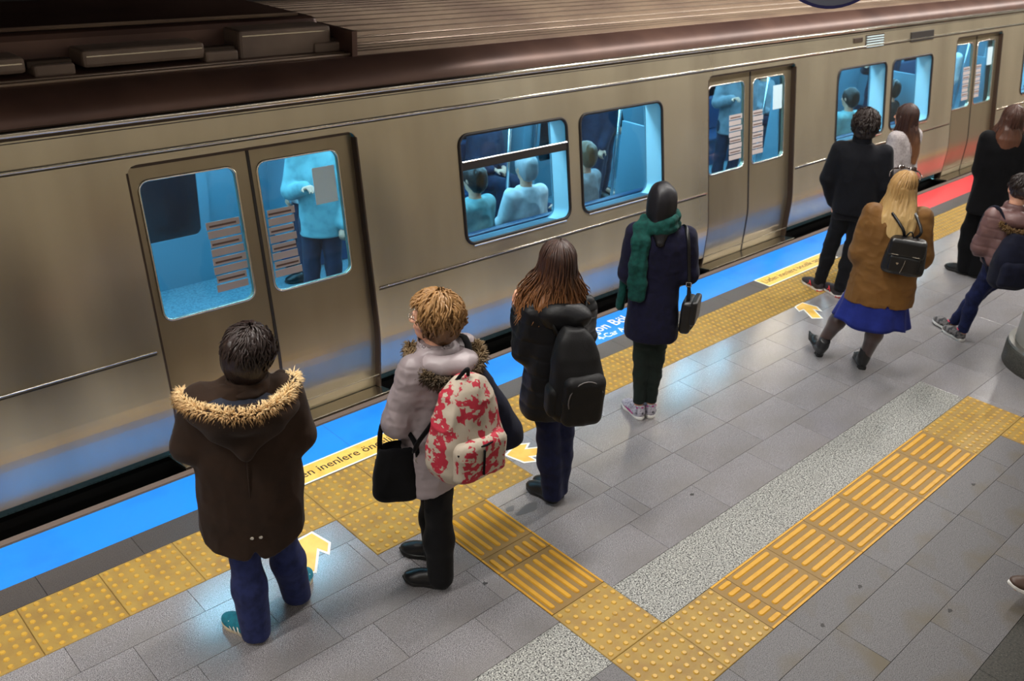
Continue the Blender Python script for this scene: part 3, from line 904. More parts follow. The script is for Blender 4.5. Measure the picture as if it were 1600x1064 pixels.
def hand(sd, wrist, dirv, palm, side, scale=1.0, curl=.5):
    """palm, four unequal fingers and a thumb; dirv = towards the fingers, palm = normal the palm faces"""
    w = np.array(wrist, float); d = np.array(dirv, float); d /= np.linalg.norm(d)
    pn = np.array(palm, float); pn -= d*(pn @ d); pn /= np.linalg.norm(pn)
    x = np.cross(d, pn)*side
    sc = scale
    sd.frame()
    sd.rc(w, w + d*.075*sc, .026*sc, .034*sc, .012, 'u', (pn, .48))
    for i, (off, L) in enumerate(((.027, .068), (.009, .076), (-.009, .070), (-.026, .055))):
        b = w + d*.075*sc + x*off*sc
        m_ = b + (d*math.cos(curl) + pn*math.sin(curl))*L*.5*sc
        t = m_ + (d*math.cos(curl*2.1) + pn*math.sin(curl*2.1))*L*.5*sc
        sd.rc(w + d*.05*sc + x*off*sc, b, .009*sc, .0095*sc, .005); sd.rc(b, m_, .0095*sc, .0085*sc, .003); sd.rc(m_, t, .0085*sc, .0070*sc, .003)
    tb = w + d*.022*sc + x*.024*sc
    tm = tb + (d*.6 + x*.65 + pn*.35)*.042*sc
    tt = tm + (d*.85 + x*.15 + pn*.45)*.032*sc
    sd.rc(tb, tm, .014*sc, .0105*sc, .008); sd.rc(tm, tt, .0105*sc, .0085*sc, .003)

def head(sd, c, yaw, pitch=0.0, sc=1.0):
    """c = centre of the head; face looks along +y of its own frame"""
    sd.frame(c, yaw, pitch)
    s = sc
    sd.ell((0, -.012*s, .022*s), (.074*s, .094*s, .088*s), .02)
    sd.ell((0, .022*s, -.03*s), (.060*s, .066*s, .080*s), .03)
    sd.ell((0, .055*s, -.086*s), (.030*s, .028*s, .022*s), .03)          # chin
    sd.ell((.036*s, .050*s, -.028*s), (.026*s, .026*s, .026*s), .02); sd.ell((-.036*s, .050*s, -.028*s), (.026*s, .026*s, .026*s), .02)
    for e in (-1, 1):
        sd.ell((e*.031*s, .090*s, .004*s), (.019*s, .016*s, .012*s), .012, 's')   # eye sockets
        sd.ell((e*.030*s, .073*s, .003*s), (.0135*s, .0135*s, .0125*s), .004)
        sd.rc((e*.014*s, .092*s, .021*s), (e*.046*s, .080*s, .020*s), .006*s, .004*s, .012)   # brow
        sd.ell((e*.077*s, -.006*s, -.012*s), (.010*s, .020*s, .032*s), .008, 'u', (0, 0, e*-14))  # ear
    sd.rc((0, .084*s, .012*s), (0, .108*s, -.030*s), .008*s, .0125*s, .010)       # nose
    sd.ell((.010*s, .098*s, -.034*s), (.008*s, .010*s, .007*s), .006); sd.ell((-.010*s, .098*s, -.034*s), (.008*s, .010*s, .007*s), .006)
    sd.ell((0, .088*s, -.055*s), (.023*s, .010*s, .006*s), .006); sd.ell((0, .086*s, -.065*s), (.020*s, .010*s, .007*s), .006)  # lips
    sd.ell((0, .100*s, -.0597*s), (.022*s, .008*s, .0018*s), .002, 's')
    sd.frame()

def shoe(name, parent, at, yaw, mats, L=.25, W=1.0, kind='sneaker', pitch=0.0, stripes=None, laces=True, label=None):
    """heel of the sole at 'at', toe along +y"""
    s = L/.25
    up = Sdf()
    if kind == 'boot':
        up.chain([(0, .04, .16), (0, .04, .09), (0, .055, .05)], [.044, .043, .042], .03)
        up.ell((0, .12*s, .042), (.036, .075, .036), .04); up.rc((0, .13*s, .032), (0, .250*s, .022), .034, .009, .03, 'u', ((0, 0, 1), .62))
        up.ell((0, .035, .045), (.033, .038, .045), .02)
        up.cut(lambda P: np.maximum(.013 - P[..., 2], P[..., 2] - .155))
    else:
        hgt = .098 if kind == 'sneaker' else .105
        up.rc((0, .045, .045), (0, .05, hgt), .036*W, .037*W, .02)
        up.ell((0, .045, .05), (.036*W, .044, .05), .02)
        up.ell((0, .125*s, .045), (.040*W, .080*s, .042), .04)
        up.ell((0, .185*s, .036), (.044*W, .062*s, .030), .03)
        up.rc((0, .09, .07), (0, .15*s, .055), .026*W, .024*W, .02)
        up.cut(lambda P: np.maximum(.014 - P[..., 2], P[..., 2] - (hgt + .004 + .12*np.maximum(.05 - P[..., 1], 0))))
    o = sculpt(name, up, .005, mats[0], parent, label=label)
    o.location = at; o.rotation_euler = Euler((math.radians(pitch), 0, math.radians(yaw)))
    n = 28; pts = []
    for k in range(n):
        t = 2*PI*k/n; y = L/2 - L/2*math.cos(t)
        f = y/L
        wd = np.interp(f, [0, .06, .25, .5, .72, .9, 1], [.004, .028, .035, .033, .044, .030, .004] if kind != 'boot' else [.004, .027, .034, .032, .036, .016, .002])*W
        pts.append((wd*(1 if t < PI else -1), y))
    pts = pts[::-1]
    if kind == 'boot':
        MB().prism(pts, .010, .018).obj('sole', mats[1], o)
        MB().prism([(p[0]*.9, p[1]*.26+.002) for p in pts], -.012, .012).obj('heel', mats[1], o)
    else:
        m = MB(); z = [0.0, .006, .020, .026]; g = [.96, 1.05, 1.07, 1.0]
        vs = []
        for zz, gg in zip(z, g):
            for x, y in pts: vs.append((x*gg, (y-L/2)*(1+(gg-1)*.5)+L/2, zz + (.012*max(0, y/L-.8)/.2 if zz < .01 else .006*max(0, y/L-.8)/.2)))
        m.add(vs, [(r*n+k, r*n+(k+1) % n, (r+1)*n+(k+1) % n, (r+1)*n+k) for r in range(3) for k in range(n)] + [tuple(range(n-1, -1, -1)), tuple(range(3*n, 4*n))])
        m.obj('sole', mats[1], o, smooth=False)
        if laces:
            lm = MB()
            for k in range(4):
                y = .095 + k*.020*s; zt = .094 - k*.009
                lm.tube([(-.020, y, zt-.006), (0, y+.004, zt+.002), (.020, y, zt-.006)], .0032, 5)
            lm.obj('laces', mats[2], o, smooth=True)
        if stripes:
            for e in (-1, 1):
                for k in range(3):
                    y = .098 + k*.028*s
                    MB().tube([(e*.0445*W, y-.008, .026), (e*.0435*W, y+.006, .044), (e*.034*W, y+.020, .064)], [(.0045, .002)]*3, 6, flat=(0, 1, 0)).obj('stripe', stripes, o, smooth=True)
    return o

def strands(name, mat, parent, paths, r=.0045, sides=4, **kw):
    m = MB()
    for p in paths:
        n = len(p); rr = [r*(.55 + .45*math.sin(PI*min(1, (i+.6)/n*1.05))) if i < n-1 else r*.15 for i in range(n)]
        m.tube(p, rr, sides, cap=False)
    return m.obj(name, mat, parent, smooth=True, **kw)

def fur(name, mat, parent, path, r, n, L, seed=1, out=None):
    """tufts of fur along a closed or open path of points"""
    rnd = random.Random(seed); m = MB(); P_ = [Vector(p) for p in path]
    for i in range(n):
        t = rnd.random()*(len(P_)-1.001); k = int(t); a = P_[k].lerp(P_[k+1], t-k); tg = (P_[k+1]-P_[k]).normalized()
        d = Vector((rnd.gauss(0, 1), rnd.gauss(0, 1), rnd.gauss(.15, 1))); d -= tg*d.dot(tg)*.7; d.normalize()
        b = a + d*r; dd = (d + tg*rnd.uniform(-.6, .6) + Vector((0, 0, -.25))).normalized()
        l = L*rnd.uniform(.5, 1.2)
        sd = dd.orthogonal().normalized()*.005*rnd.uniform(.7, 1.6); s2 = dd.cross(sd)
        q0 = a + d*r*.3
        m.add([q0+sd, q0-sd*.5+s2*.87, q0-sd*.5-s2*.87, b+dd*l*.5+sd*.5, b+dd*l*.5-sd*.25+s2*.43, b+dd*l*.5-sd*.25-s2*.43, b+dd*l+Vector((0,0,-.15*l))],
              [(0,1,4,3),(1,2,5,4),(2,0,3,5),(3,4,6),(4,5,6),(5,3,6)])
    return m.obj(name, mat, parent, smooth=True)

def hair_paths(c, yaw, n, zend, spread, back, seed=1, sc=1.0, arc=130, wave=.008, part=0.0, side_fwd=.0, thick=.014):
    """long hair: from the crown over the skull, then hanging to zend. spread=half width at the ends, back=how far behind."""
    rnd = random.Random(seed); out = []
    for i in range(n):
        th = math.radians(rnd.uniform(-arc, arc))       # 0 = back
        R_ = thick*rnd.uniform(-.5, 1.0)
        rx, ry, rz = .080*sc + R_, .100*sc + R_, .096*sc + R_
        pts = []
        x_s, y_s = math.sin(th), -math.cos(th)
        for a in np.linspace(.12, 1.62, 6):
            pts.append(np.array([rx*x_s*math.sin(a) + part*(1-a/1.7), ry*y_s*math.sin(a) - .010*sc, .018*sc + rz*math.cos(a)]))
        p0 = pts[-1]
        ze = zend + rnd.uniform(-.05, .06) + (.05 if abs(math.degrees(th)) > 95 else 0)
        xe = spread*math.sin(th*.92) + rnd.uniform(-.015, .015); ye = (-back*math.cos(th) + side_fwd*abs(math.sin(th))) + rnd.uniform(-.015, .015)
        ph = rnd.uniform(0, 6.28); wv = wave*rnd.uniform(.4, 1.4)
        for t in np.linspace(.15, 1, 8):
            e = t*t*(3-2*t)
            q = np.array([p0[0]*(1-e) + xe*e, p0[1]*(1-e) + ye*e, p0[2]*(1-t) + ze*t])
            q += np.array([math.sin(ph + t*8)*wv*t, math.cos(ph*1.7 + t*7)*wv*t, 0])
            pts.append(q)
        out.append([Vector(rot2(p, yaw) + np.array(c)) for p in pts])
    return out

def cap_paths(c, yaw, n, seed=1, sc=1.0, low=1.9, arc=180, thick=.016, wave=.004, whorl=(0, -.02), lift=0.0, face=62, pitch=0):
    """short hair lying on the skull, from the whorl down to a hairline"""
    rnd = random.Random(seed); out = []
    for i in range(n):
        th = math.radians(rnd.uniform(-180, 180))
        R_ = thick*rnd.uniform(.1, 1.15) + lift
        front = abs(math.degrees(th)) > 180 - face
        lo = (low if not front else 1.15)*rnd.uniform(.86, 1.08)
        rx, ry, rz = .079*sc + R_, .098*sc + R_, .094*sc + R_
        a0 = rnd.uniform(.05, max(.1, lo - .9)); pts = []
        ph = rnd.uniform(0, 6.28); sw = rnd.uniform(-.25, .25)
        for t in np.linspace(0, 1, 7):
            a = a0 + (min(lo, a0+1.15) - a0)*t
            tt = th + sw*t + .12*math.sin(ph + 5*t)
            rr = 1 + .03*math.sin(ph + 4*t) + (wave*math.sin(ph*2 + 9*t))/.09 - .05*max(0, t-.8)
            taper = 1.0 - .10*max(0, a-1.6)
            pts.append(np.array([rx*math.sin(tt)*math.sin(a)*rr*taper + whorl[0]*(1-t), -ry*math.cos(tt)*math.sin(a)*rr*taper - .010*sc + whorl[1]*(1-t), .016*sc + rz*math.cos(a)*rr]))
        pm = np.array(Matrix.Rotation(math.radians(pitch), 3, 'X'))
        out.append([Vector(rot2(pm @ p, yaw) + np.array(c)) for p in pts])
    return out

SKIN = pbr('skin', rgb(214,160,132), rough=.5, noise=(30, rgb(198,138,114), .45, .75))
SKIN_D = pbr('skin_tan', rgb(190,136,106), rough=.5, noise=(30, rgb(172,116,92), .45, .75))
EYE = pbr('eye_white', rgb(236,232,226), rough=.15)
IRIS = pbr('iris', rgb(58,40,28), rough=.1)

class Person:
    """figure built in a frame whose +y runs away from the camera side given by yaw"""
    def __init__(s, x, y, yaw, label, H=1.64, group=None, parent=None):
        s.root = empty('person', (x, y, 0), math.radians(yaw), label=label, cat='person', group=group)
        s.x, s.y, s.yaw = x, y, yaw
        s.J = {}
    def bag(s, name, base, label, cat):
        """a carried thing: its own top-level Empty in the same frame, moved to its base"""
        b = rot2(base, s.yaw)
        e = empty(name, (s.x + b[0], s.y + b[1], base[2]), math.radians(s.yaw), label=label, cat=cat)
        return e
    def body(s, J, phi=0.0, hy=0.0, hp=0.0, hsc=1.0, skin=None, girth=1.0, hands=True, h=.0055, legs=True, curl=.6):
        """J: hip, chest, head, shL/R, elL/R, wrL/R, hiL/R, knL/R, anL/R, fyL/R (foot yaw)"""
        sd = Sdf(); g = girth
        hip, ch, hd = (np.array(J[k], float) for k in ('hip', 'chest', 'head'))
        neck = hd + rot2((0, -.02, -.11), hy)
        zs = np.array(J['shL'])[2]
        sd.loft([(hip[2]-.06, hip[0], hip[1], .13*g, .095*g), (hip[2]+.05, hip[0], hip[1], .135*g, .095*g),
                 ((hip[2]+ch[2])/2, (hip[0]+ch[0])/2, (hip[1]+ch[1])/2, .108*g, .08*g), (ch[2], ch[0], ch[1], .13*g, .088*g), (zs+.01, ch[0], ch[1], .11*g, .065*g)], .04, 'u', phi)
        sd.rc((ch[0], ch[1], zs-.02), neck, .060, .050, .03); sd.rc(neck, hd, .050, .048, .02)
        for q in 'LR':
            sh, el, wr = (np.array(J[k+q], float) for k in ('sh', 'el', 'wr'))
            sd.chain([(ch[0]*.6+sh[0]*.4, ch[1]*.6+sh[1]*.4, zs), sh, el, wr], [.05, .044, .035, .024], .02)
            if hands:
                d = wr - el; d /= np.linalg.norm(d)
                d = np.array(J.get('hd'+q, d), float)
                pn = np.array(J.get('pn'+q, (0, 0, -1)), float)
                hand(sd, wr + d/np.linalg.norm(d)*.015, d, pn, 1 if q == 'L' else -1, .95, curl)
            if legs:
                hi, kn, an = (np.array(J[k+q], float) for k in ('hi', 'kn', 'an'))
                mid = kn*.55 + an*.45
                sd.chain([hi, kn], [.066*g, .040*g], .04); sd.chain([kn, mid, an], [.040*g, .037*g, .028], .03)
                fy = J.get('fy'+q, 0); f = rot2((0, .15, -.045), fy)
                sd.rc(an, an + f, .030, .022, .02)
        head(sd, hd, hy, hp, hsc)
        o = sculpt('body', sd, h, skin or SKIN, s.root, it=1)
        for e in (-1, 1):
            p = np.array(Matrix.Rotation(math.radians(hp), 3, 'X')) @ np.array([e*.030*hsc, .0775*hsc, .003*hsc])
            pp = rot2(p, hy) + hd
            bm = bmesh.new(); bmesh.ops.create_uvsphere(bm, u_segments=10, v_segments=8, radius=.0112*hsc)
            me = bpy.data.meshes.new('eye'); bm.to_mesh(me); bm.free()
            eo = link('eye', me, EYE, s.root); eo.location = pp
            MB().lathe([(.0052, .0), (.0052, .0015)], 10).obj('iris', IRIS, eo).matrix_local = Matrix.Rotation(math.radians(hy), 4, 'Z') @ Matrix.Rotation(math.radians(hp), 4, 'X') @ Matrix.Translation((0, .0105*hsc, 0)) @ Matrix.Rotation(-PI/2, 4, 'X')
        s.J = J; s.phi = phi; s.hy = hy
        return o
    def trousers(s, mat, wid=1.0, hem=.10, flare=1.0, disp=None, name='trousers', h=.0065, top=None, seed=3):
        J = s.J; sd = Sdf(); hip = np.array(J['hip'], float)
        sd.loft([(hip[2]-.10, hip[0], hip[1], .150*wid, .115*wid), (hip[2]+.03, hip[0], hip[1], .160*wid, .118*wid), (hip[2]+.12, hip[0], hip[1], .142*wid, .105*wid)], .04, 'u', s.phi)
        for q in 'LR':
            hi, kn, an = (np.array(J[k+q], float) for k in ('hi', 'kn', 'an'))
            d = (an-kn)/np.linalg.norm(an-kn); end = kn + d*(kn[2]-hem)/max(.2, -d[2])
            mid = kn*.6 + end*.4
            sd.chain([hi + (0, 0, -.02), kn], [.088*wid, .064*wid], .035); sd.chain([kn, mid, end], [.064*wid, .062*wid*flare, .052*wid*flare], .03)
            sd.p[-1] = sd.p[-1]
        sd.cut(lambda P: hem - .012 - P[..., 2])
        return sculpt(name, sd, h, mat, s.root, disp or [folds(.006, (9, 9, 7), seed)])

def cloth(name, c1, c2, rough=.85, sheen=.04, nscale=14, bump=(17, .30), spec=.2):
    return pbr(name, c1, rough=rough, spec=spec, sheen=sheen, noise=(nscale, c2, .4, .75), bump=bump)

def hairmat(name, root, tip, z0, z1, rough=.42):
    """colour runs from root to tip along the hair's height (object space)"""
    m = pbr(name, root, rough=rough, spec=.5)
    nt = m.node_tree; b = nt.nodes['Principled BSDF']
    tc = nt.nodes.new('ShaderNodeTexCoord'); sx = nt.nodes.new('ShaderNodeSeparateXYZ'); nt.links.new(tc.outputs['Object'], sx.inputs[0])
    n = nt.nodes.new('ShaderNodeTexNoise'); n.inputs['Scale'].default_value = 1.0
    mp = nt.nodes.new('ShaderNodeMapping'); mp.inputs['Scale'].default_value = (70, 70, 5); nt.links.new(tc.outputs['Object'], mp.inputs[0]); nt.links.new(mp.outputs[0], n.inputs['Vector'])
    mr = nt.nodes.new('ShaderNodeMapRange'); mr.inputs[1].default_value = z0; mr.inputs[2].default_value = z1; nt.links.new(sx.outputs[2], mr.inputs[0])
    ad = nt.nodes.new('ShaderNodeMath'); ad.operation = 'MULTIPLY_ADD'; ad.inputs[1].default_value = .7; ad.inputs[2].default_value = -.35
    nt.links.new(n.outputs[0], ad.inputs[0])
    a2 = nt.nodes.new('ShaderNodeMath'); a2.operation = 'ADD'; a2.use_clamp = True; nt.links.new(ad.outputs[0], a2.inputs[0]); nt.links.new(mr.outputs[0], a2.inputs[1])
    mx = nt.nodes.new('ShaderNodeMix'); mx.data_type = 'RGBA'; mx.inputs[6].default_value = tip; mx.inputs[7].default_value = root
    nt.links.new(a2.outputs[0], mx.inputs[0]); nt.links.new(mx.outputs[2], b.inputs['Base Color'])
    bp = nt.nodes.new('ShaderNodeBump'); bp.inputs['Strength'].default_value = .35; bp.inputs['Distance'].default_value = .01
    nt.links.new(n.outputs[0], bp.inputs['Height']); nt.links.new(bp.outputs[0], b.inputs['Normal'])
    return m

def coat(p, name, rows, mat, sl=(.078, .066, .052), hem=None, disp=(), h=.007, k=.05, yaw=None, cuff=.0, extra=None, e=2.3, it=1, parent=None, **kw):
    J = p.J; sd = Sdf(); yaw = p.phi if yaw is None else yaw
    sd.loft(rows, .03, 'u', yaw, e)
    for q in 'LR':
        sh, el, wr = (np.array(J[k_+q], float) for k_ in ('sh', 'el', 'wr'))
        d = (wr-el)/np.linalg.norm(wr-el)
        sd.rc(sh, el, sl[0], sl[1], k); sd.rc(el, wr + d*cuff, sl[1], sl[2], .025)
    if extra: extra(sd)
    if hem is not None: sd.cut(hem if callable(hem) else (lambda P: hem - P[..., 2]))
    return sculpt(name, sd, h, mat, parent or p.root, disp, it, **kw)

def zsort(rows): return rows
def simple(name, p, pts, r, mat, parent=None, flat=None, sides=8, **kw):
    return MB().tube(pts, r, sides, flat=flat).obj(name, mat, parent or p.root, smooth=True, **kw)
def spline(pts, n=24):
    P_ = [np.array(q, float) for q in pts]; P_ = [2*P_[0]-P_[1]] + P_ + [2*P_[-1]-P_[-2]]; out = []
    for t in np.linspace(0, len(P_)-3.0001, n):
        i = int(t); f = t-i; a, b, c_, d = P_[i:i+4]
        out.append(.5*((2*b) + (-a+c_)*f + (2*a-5*b+4*c_-d)*f*f + (-a+3*b-3*c_+d)*f**3))
    return out

BLACK = cloth('black_cloth', rgb(11,11,14), rgb(7,7,9), spec=.12)
BLACKL = pbr('black_leather', rgb(13,13,16), rough=.38, noise=(20, rgb(9,9,11), .4, .7), bump=(180, .1))
SOLE_B = pbr('black_sole', rgb(18,17,17), rough=.6)
SOLE_W = pbr('white_sole', rgb(226,224,220), rough=.5)
CHROME = pbr('buckle_metal', rgb(214,208,196), rough=.25, metal=1.0)
DENIM = cloth('dark_blue_denim', rgb(26,34,74), rgb(18,24,54), nscale=30)
DENIM2 = cloth('navy_denim', rgb(18,23,56), rgb(12,16,40), nscale=30)

# ---- woman in the brown parka ------------------------------------------------
p = Person(-1.47, 1.26, -27.33, 'woman in a long dark brown parka with tan fur hood, standing nearest the left')
p.body(dict(hip=(-.06, .0, .84), chest=(-.066, .0, 1.20), head=(-.040, .025, 1.490), shL=(-.235, .0, 1.285), shR=(.10, 0, 1.285),
            elL=(-.305, .0, 1.07), elR=(.150, .0, 1.07), wrL=(-.16, .22, 1.07), wrR=(.03, .22, 1.07), hiL=(-.14, 0, .84), hiR=(.02, 0, .84),
            knL=(-.125, -.03, .46), knR=(.050, .07, .46), anL=(-.105, -.085, .075), anR=(.100, .125, .075), fyL=42, fyR=-21), 0, -6, -4, 1.0)
p.trousers(cloth('faded_blue_jeans', rgb(38,46,90), rgb(26,32,66), nscale=26), 1.0, .03, 1.32, [folds(.005, (9, 9, 3), 3), folds(.002, (20, 20, 14), 4)])
PARKA = cloth('brown_parka_cloth', rgb(46,31,21), rgb(34,23,16), nscale=8)
TEAL = pbr('teal_suede', rgb(24,128,150), rough=.75, noise=(40, rgb(18,104,126), .4, .7)); CREAM = pbr('cream_rubber', rgb(206,190,160), rough=.55)
for q, at, yw in (('L', (-.085, -.125, .0), 42), ('R', (.085, .085, 0), -21)):
    shoe('sneaker', p.root, at, yw, (TEAL, CREAM, pbr('teal_lace', rgb(20,92,150), rough=.7)), .255, stripes=MAT['white'])
uc = -.072
def brown_hem(P):
    u = (P[..., 0]-uc)/.24
    return (.545 + .085*u*u + .10*np.clip(P[..., 1], -.2, .2) + .05*np.exp(-((P[..., 0]-uc-.0)/.022)**2)*(P[..., 1] < 0)) - P[..., 2]
rows = [(.44, uc, .0, .222, .165), (.62, uc, 0, .238, .172), (.82, uc, 0, .236, .165), (1.0, uc, 0, .226, .152), (1.15, uc+.004, 0, .216, .142), (1.26, uc+.005, 0, .205, .128), (1.33, uc+.006, 0, .150, .105), (1.375, uc+.01, .0, .095, .085)]
ck = coat(p, 'parka', rows, PARKA, (.085, .076, .058), brown_hem, [folds(.010, (6, 6, 3.2), 4), folds(.005, (15, 15, 8), 9)])
# centre seam, yoke, hem snaps, pocket flap
MB().tube([(uc+.002, -.152-.0*z, z) for z in ()] or [(uc, -.160, .62), (uc, -.168, .80), (uc, -.158, 1.0), (uc, -.146, 1.10)], .0035, 5).obj('back_seam', PARKA, ck, smooth=True)
for dx in (-.018, .020):
    MB().lathe([(.0, -.004), (.009, -.004), (.009, .002), (.006, .004), (0, .004)], 10).obj('snap', CHROME, ck).matrix_local = Matrix.Translation((uc+dx+.01, -.180, .665)) @ Matrix.Rotation(PI/2, 4, 'X')
# hood lying back: shell, dark lining, fur rim, collar
hd = Sdf()
hd.ell((uc, -.065, 1.265), (.235, .150, .095), .03)
hd.ell((uc, -.015, 1.335), (.215, .135, .085), .012, 's')
hd.rc((uc-.10, -.12, 1.20), (uc, -.155, 1.10), .05, .02, .06); hd.rc((uc+.10, -.12, 1.20), (uc, -.155, 1.10), .05, .02, .06)
hood = sculpt('hood', hd, .007, PARKA, ck, [folds(.007, (7, 7, 9), 12)])
LINING = cloth('navy_lining', rgb(40,44,56), rgb(28,30,40))
ln = Sdf(); ln.ell((uc, -.03, 1.302), (.205, .120, .045), .02)
sculpt('hood_lining', ln, .008, LINING, ck, [folds(.010, (10, 10, 6), 2)])
rim = [(uc-.245, .07, 1.285), (uc-.238, .0, 1.298), (uc-.19, -.095, 1.305), (uc-.09, -.165, 1.305), (uc+.0, -.185, 1.300), (uc+.09, -.168, 1.308), (uc+.175, -.10, 1.322), (uc+.218, .0, 1.330), (uc+.222, .075, 1.325)]
FUR = hairmat('tan_fur', rgb(232,204,154), rgb(190,150,100), 1.30, 1.36, .7)
fur('fur_trim', FUR, ck, spline(rim, 40), .020, 3200, .034, 3)
cl = Sdf(); cl.loft([(1.31, uc+.03, .0, .105, .098), (1.39, uc+.032, .005, .090, .084)], .02); cl.loft([(1.33, uc+.03, .0, .090, .085), (1.45, uc+.032, .02, .072, .066)], .01, 's')
cl.rc((uc-.12, .03, 1.335), (uc+.0, -.085, 1.345), .022, .028, .02, 'u', ((0, 0, 1), .5)); cl.rc((uc+.17, .05, 1.365), (uc+.05, -.085, 1.345), .020, .028, .02, 'u', ((0, 0, 1), .5))
sculpt('collar', cl, .006, PARKA, ck, [folds(.004, (10, 10, 10), 8)])
HAIR1 = hairmat('dark_brown_hair', rgb(38,25,22), rgb(27,18,16), 1.40, 1.60, .38)
c_ = (-.040, .020, 1.490)
hb = Sdf(); hb.frame(c_, -6, -4); hb.ell((0, -.018, .018), (.098, .112, .104), .02); hb.ell((0, -.045, -.045), (.088, .074, .080), .05); hb.ell((0, .085, -.05), (.062, .060, .085), .03, 's')
hb.rc((-.07, .0, -.04), (-.062, .01, -.10), .030, .012, .03); hb.rc((.07, .0, -.04), (.062, .01, -.10), .030, .012, .03); hb.frame()
hr = sculpt('hair', hb, .0055, HAIR1, p.root, [folds(.006, (26, 26, 9), 6)])
strands('hair_locks', HAIR1, hr, cap_paths(c_, -6, 520, 5, 1.0, 2.5, thick=.010, lift=.018, whorl=(.03, -.01), face=60), .0042)

# ---- woman in the grey puffer parka --------------------------------------------
p = Person(-.70, 1.04, -39.07, 'short-haired woman in glasses and a pale grey parka with a red and white backpack')
p.body(dict(hip=(.045, .02, .84), chest=(.040, .0, 1.20), head=(.012, .02, 1.515), shL=(-.075, -.105, 1.305), shR=(.155, .105, 1.315),
            elL=(-.150, -.105, 1.030), elR=(.06, .20, 1.06), wrL=(-.115, .11, 1.10), wrR=(-.07, .19, 1.13), hiL=(.055, -.045, .84), hiR=(.045, .09, .84),
            knL=(.050, -.065, .46), knR=(.030, .115, .46), anL=(.070, -.075, .075), anR=(.040, .145, .075), fyL=75, fyR=71, hdL=(.35, .9, .2), pnL=(.6, -.2, -1), hdR=(-.1, .9, .3)), 38, 70, 0, .99)
p.trousers(cloth('black_trousers', rgb(11,10,13), rgb(7,7,9)), .98, .045, 1.25)
for at, yw in (((.115, -.085, 0), 75), ((.085, .130, 0), 71)):
    shoe('shoe', p.root, at, yw, (BLACKL, SOLE_B, SOLE_B), .25, 1.05, 'shoe')
GREYP = pbr('pale_grey_nylon', rgb(146,134,137), rough=.45, noise=(6, rgb(128,117,119), .4, .75), bump=(40, .10))
rows = [(.50, .035, .01, .172, .150), (.62, .038, .01, .190, .165), (.80, .042, .01, .196, .165), (1.0, .042, .0, .192, .155), (1.16, .040, 0, .190, .142), (1.27, .040, 0, .178, .125), (1.345, .036, 0, .125, .10), (1.395, .028, .0, .088, .085)]
gc = coat(p, 'puffer_coat', rows, GREYP, (.074, .074, .056), lambda P: .640 + .05*(P[..., 0]-.04)/.19 - P[..., 2], [quilt(.004, .11, .02), folds(.006, (9, 9, 16), 21), folds(.003, (24, 24, 30), 22)])
hd = Sdf(); hd.ell((.075, -.055, 1.335), (.155, .120, .062), .02); hd.ell((.060, -.025, 1.395), (.095, .085, .045), .015, 's')
hd.loft([(1.33, .02, .005, .092, .092), (1.42, .018, .01, .080, .078)], .02); hd.loft([(1.36, .02, .005, .076, .076), (1.46, .018, .01, .070, .068)], .01, 's')
sculpt('hood', hd, .007, GREYP, gc, [folds(.008, (9, 9, 9), 31)])
rim = [(-.090, .02, 1.375), (-.085, -.075, 1.345), (-.03, -.150, 1.310), (.05, -.185, 1.280), (.13, -.165, 1.275), (.20, -.10, 1.305), (.235, -.01, 1.335), (.215, .06, 1.36)]
FUR2 = hairmat('grey_brown_fur', rgb(118,96,66), rgb(62,50,36), 1.29, 1.37, .7)
fur('fur_trim', FUR2, gc, spline(rim, 40), .018, 2400, .032, 8)
HAIR2 = hairmat('ash_blonde_hair', rgb(150,112,68), rgb(92,64,40), 1.42, 1.60, .4)
c_ = (.012, .02, 1.515)
hb = Sdf(); hb.frame(c_, 70, 0); hb.ell((0, -.024, .022), (.098, .110, .102), .02); hb.ell((0, -.055, -.045), (.080, .062, .072), .05); hb.ell((0, .090, -.045), (.075, .062, .090), .02, 's'); hb.frame()
hr = sculpt('hair', hb, .0055, HAIR2, p.root, [folds(.010, (15, 15, 15), 17)])
strands('hair_locks', HAIR2, hr, cap_paths(c_, 70, 520, 9, 1.0, 2.55, thick=.012, lift=.018, wave=.007, face=66), .006)
# glasses
gl = p.bag('eyeglasses', (-.07, .055, 1.51), 'thin metal eyeglasses on the short-haired woman in grey', 'glasses')
gm = MB(); B_ = np.array((-.07, .055, 1.51)); hc = np.array(c_)
def hp_(x, y, z): return Vector(rot2((x, y, z), 70) + hc - B_)
for e in (-1, 1):
    gm.tube([hp_(e*.033 + .024*math.cos(a), .100, .004 + .018*math.sin(a)) for a in np.linspace(0, 2*PI, 15)], .0016, 5, cap=False)
    gm.tube([hp_(e*.057, .098, .010), hp_(e*.078, .06, .010), hp_(e*.084, -.005, .004)], .0016, 5)
gm.tube([hp_(-.009, .100, .006), hp_(0, .106, .009), hp_(.009, .100, .006)], .0016, 5)
gm.obj('wire_frame', CHROME, gl, smooth=True)
lens = MB()
for e in (-1, 1): lens.add([hp_(e*.033 + .023*math.cos(a), .100, .004 + .017*math.sin(a)) for a in np.linspace(0, 2*PI, 13)[:-1]], [tuple(range(12))])
lens.obj('lens', glass_mat('lens_glass', (.97, .97, .97, 1)), gl)
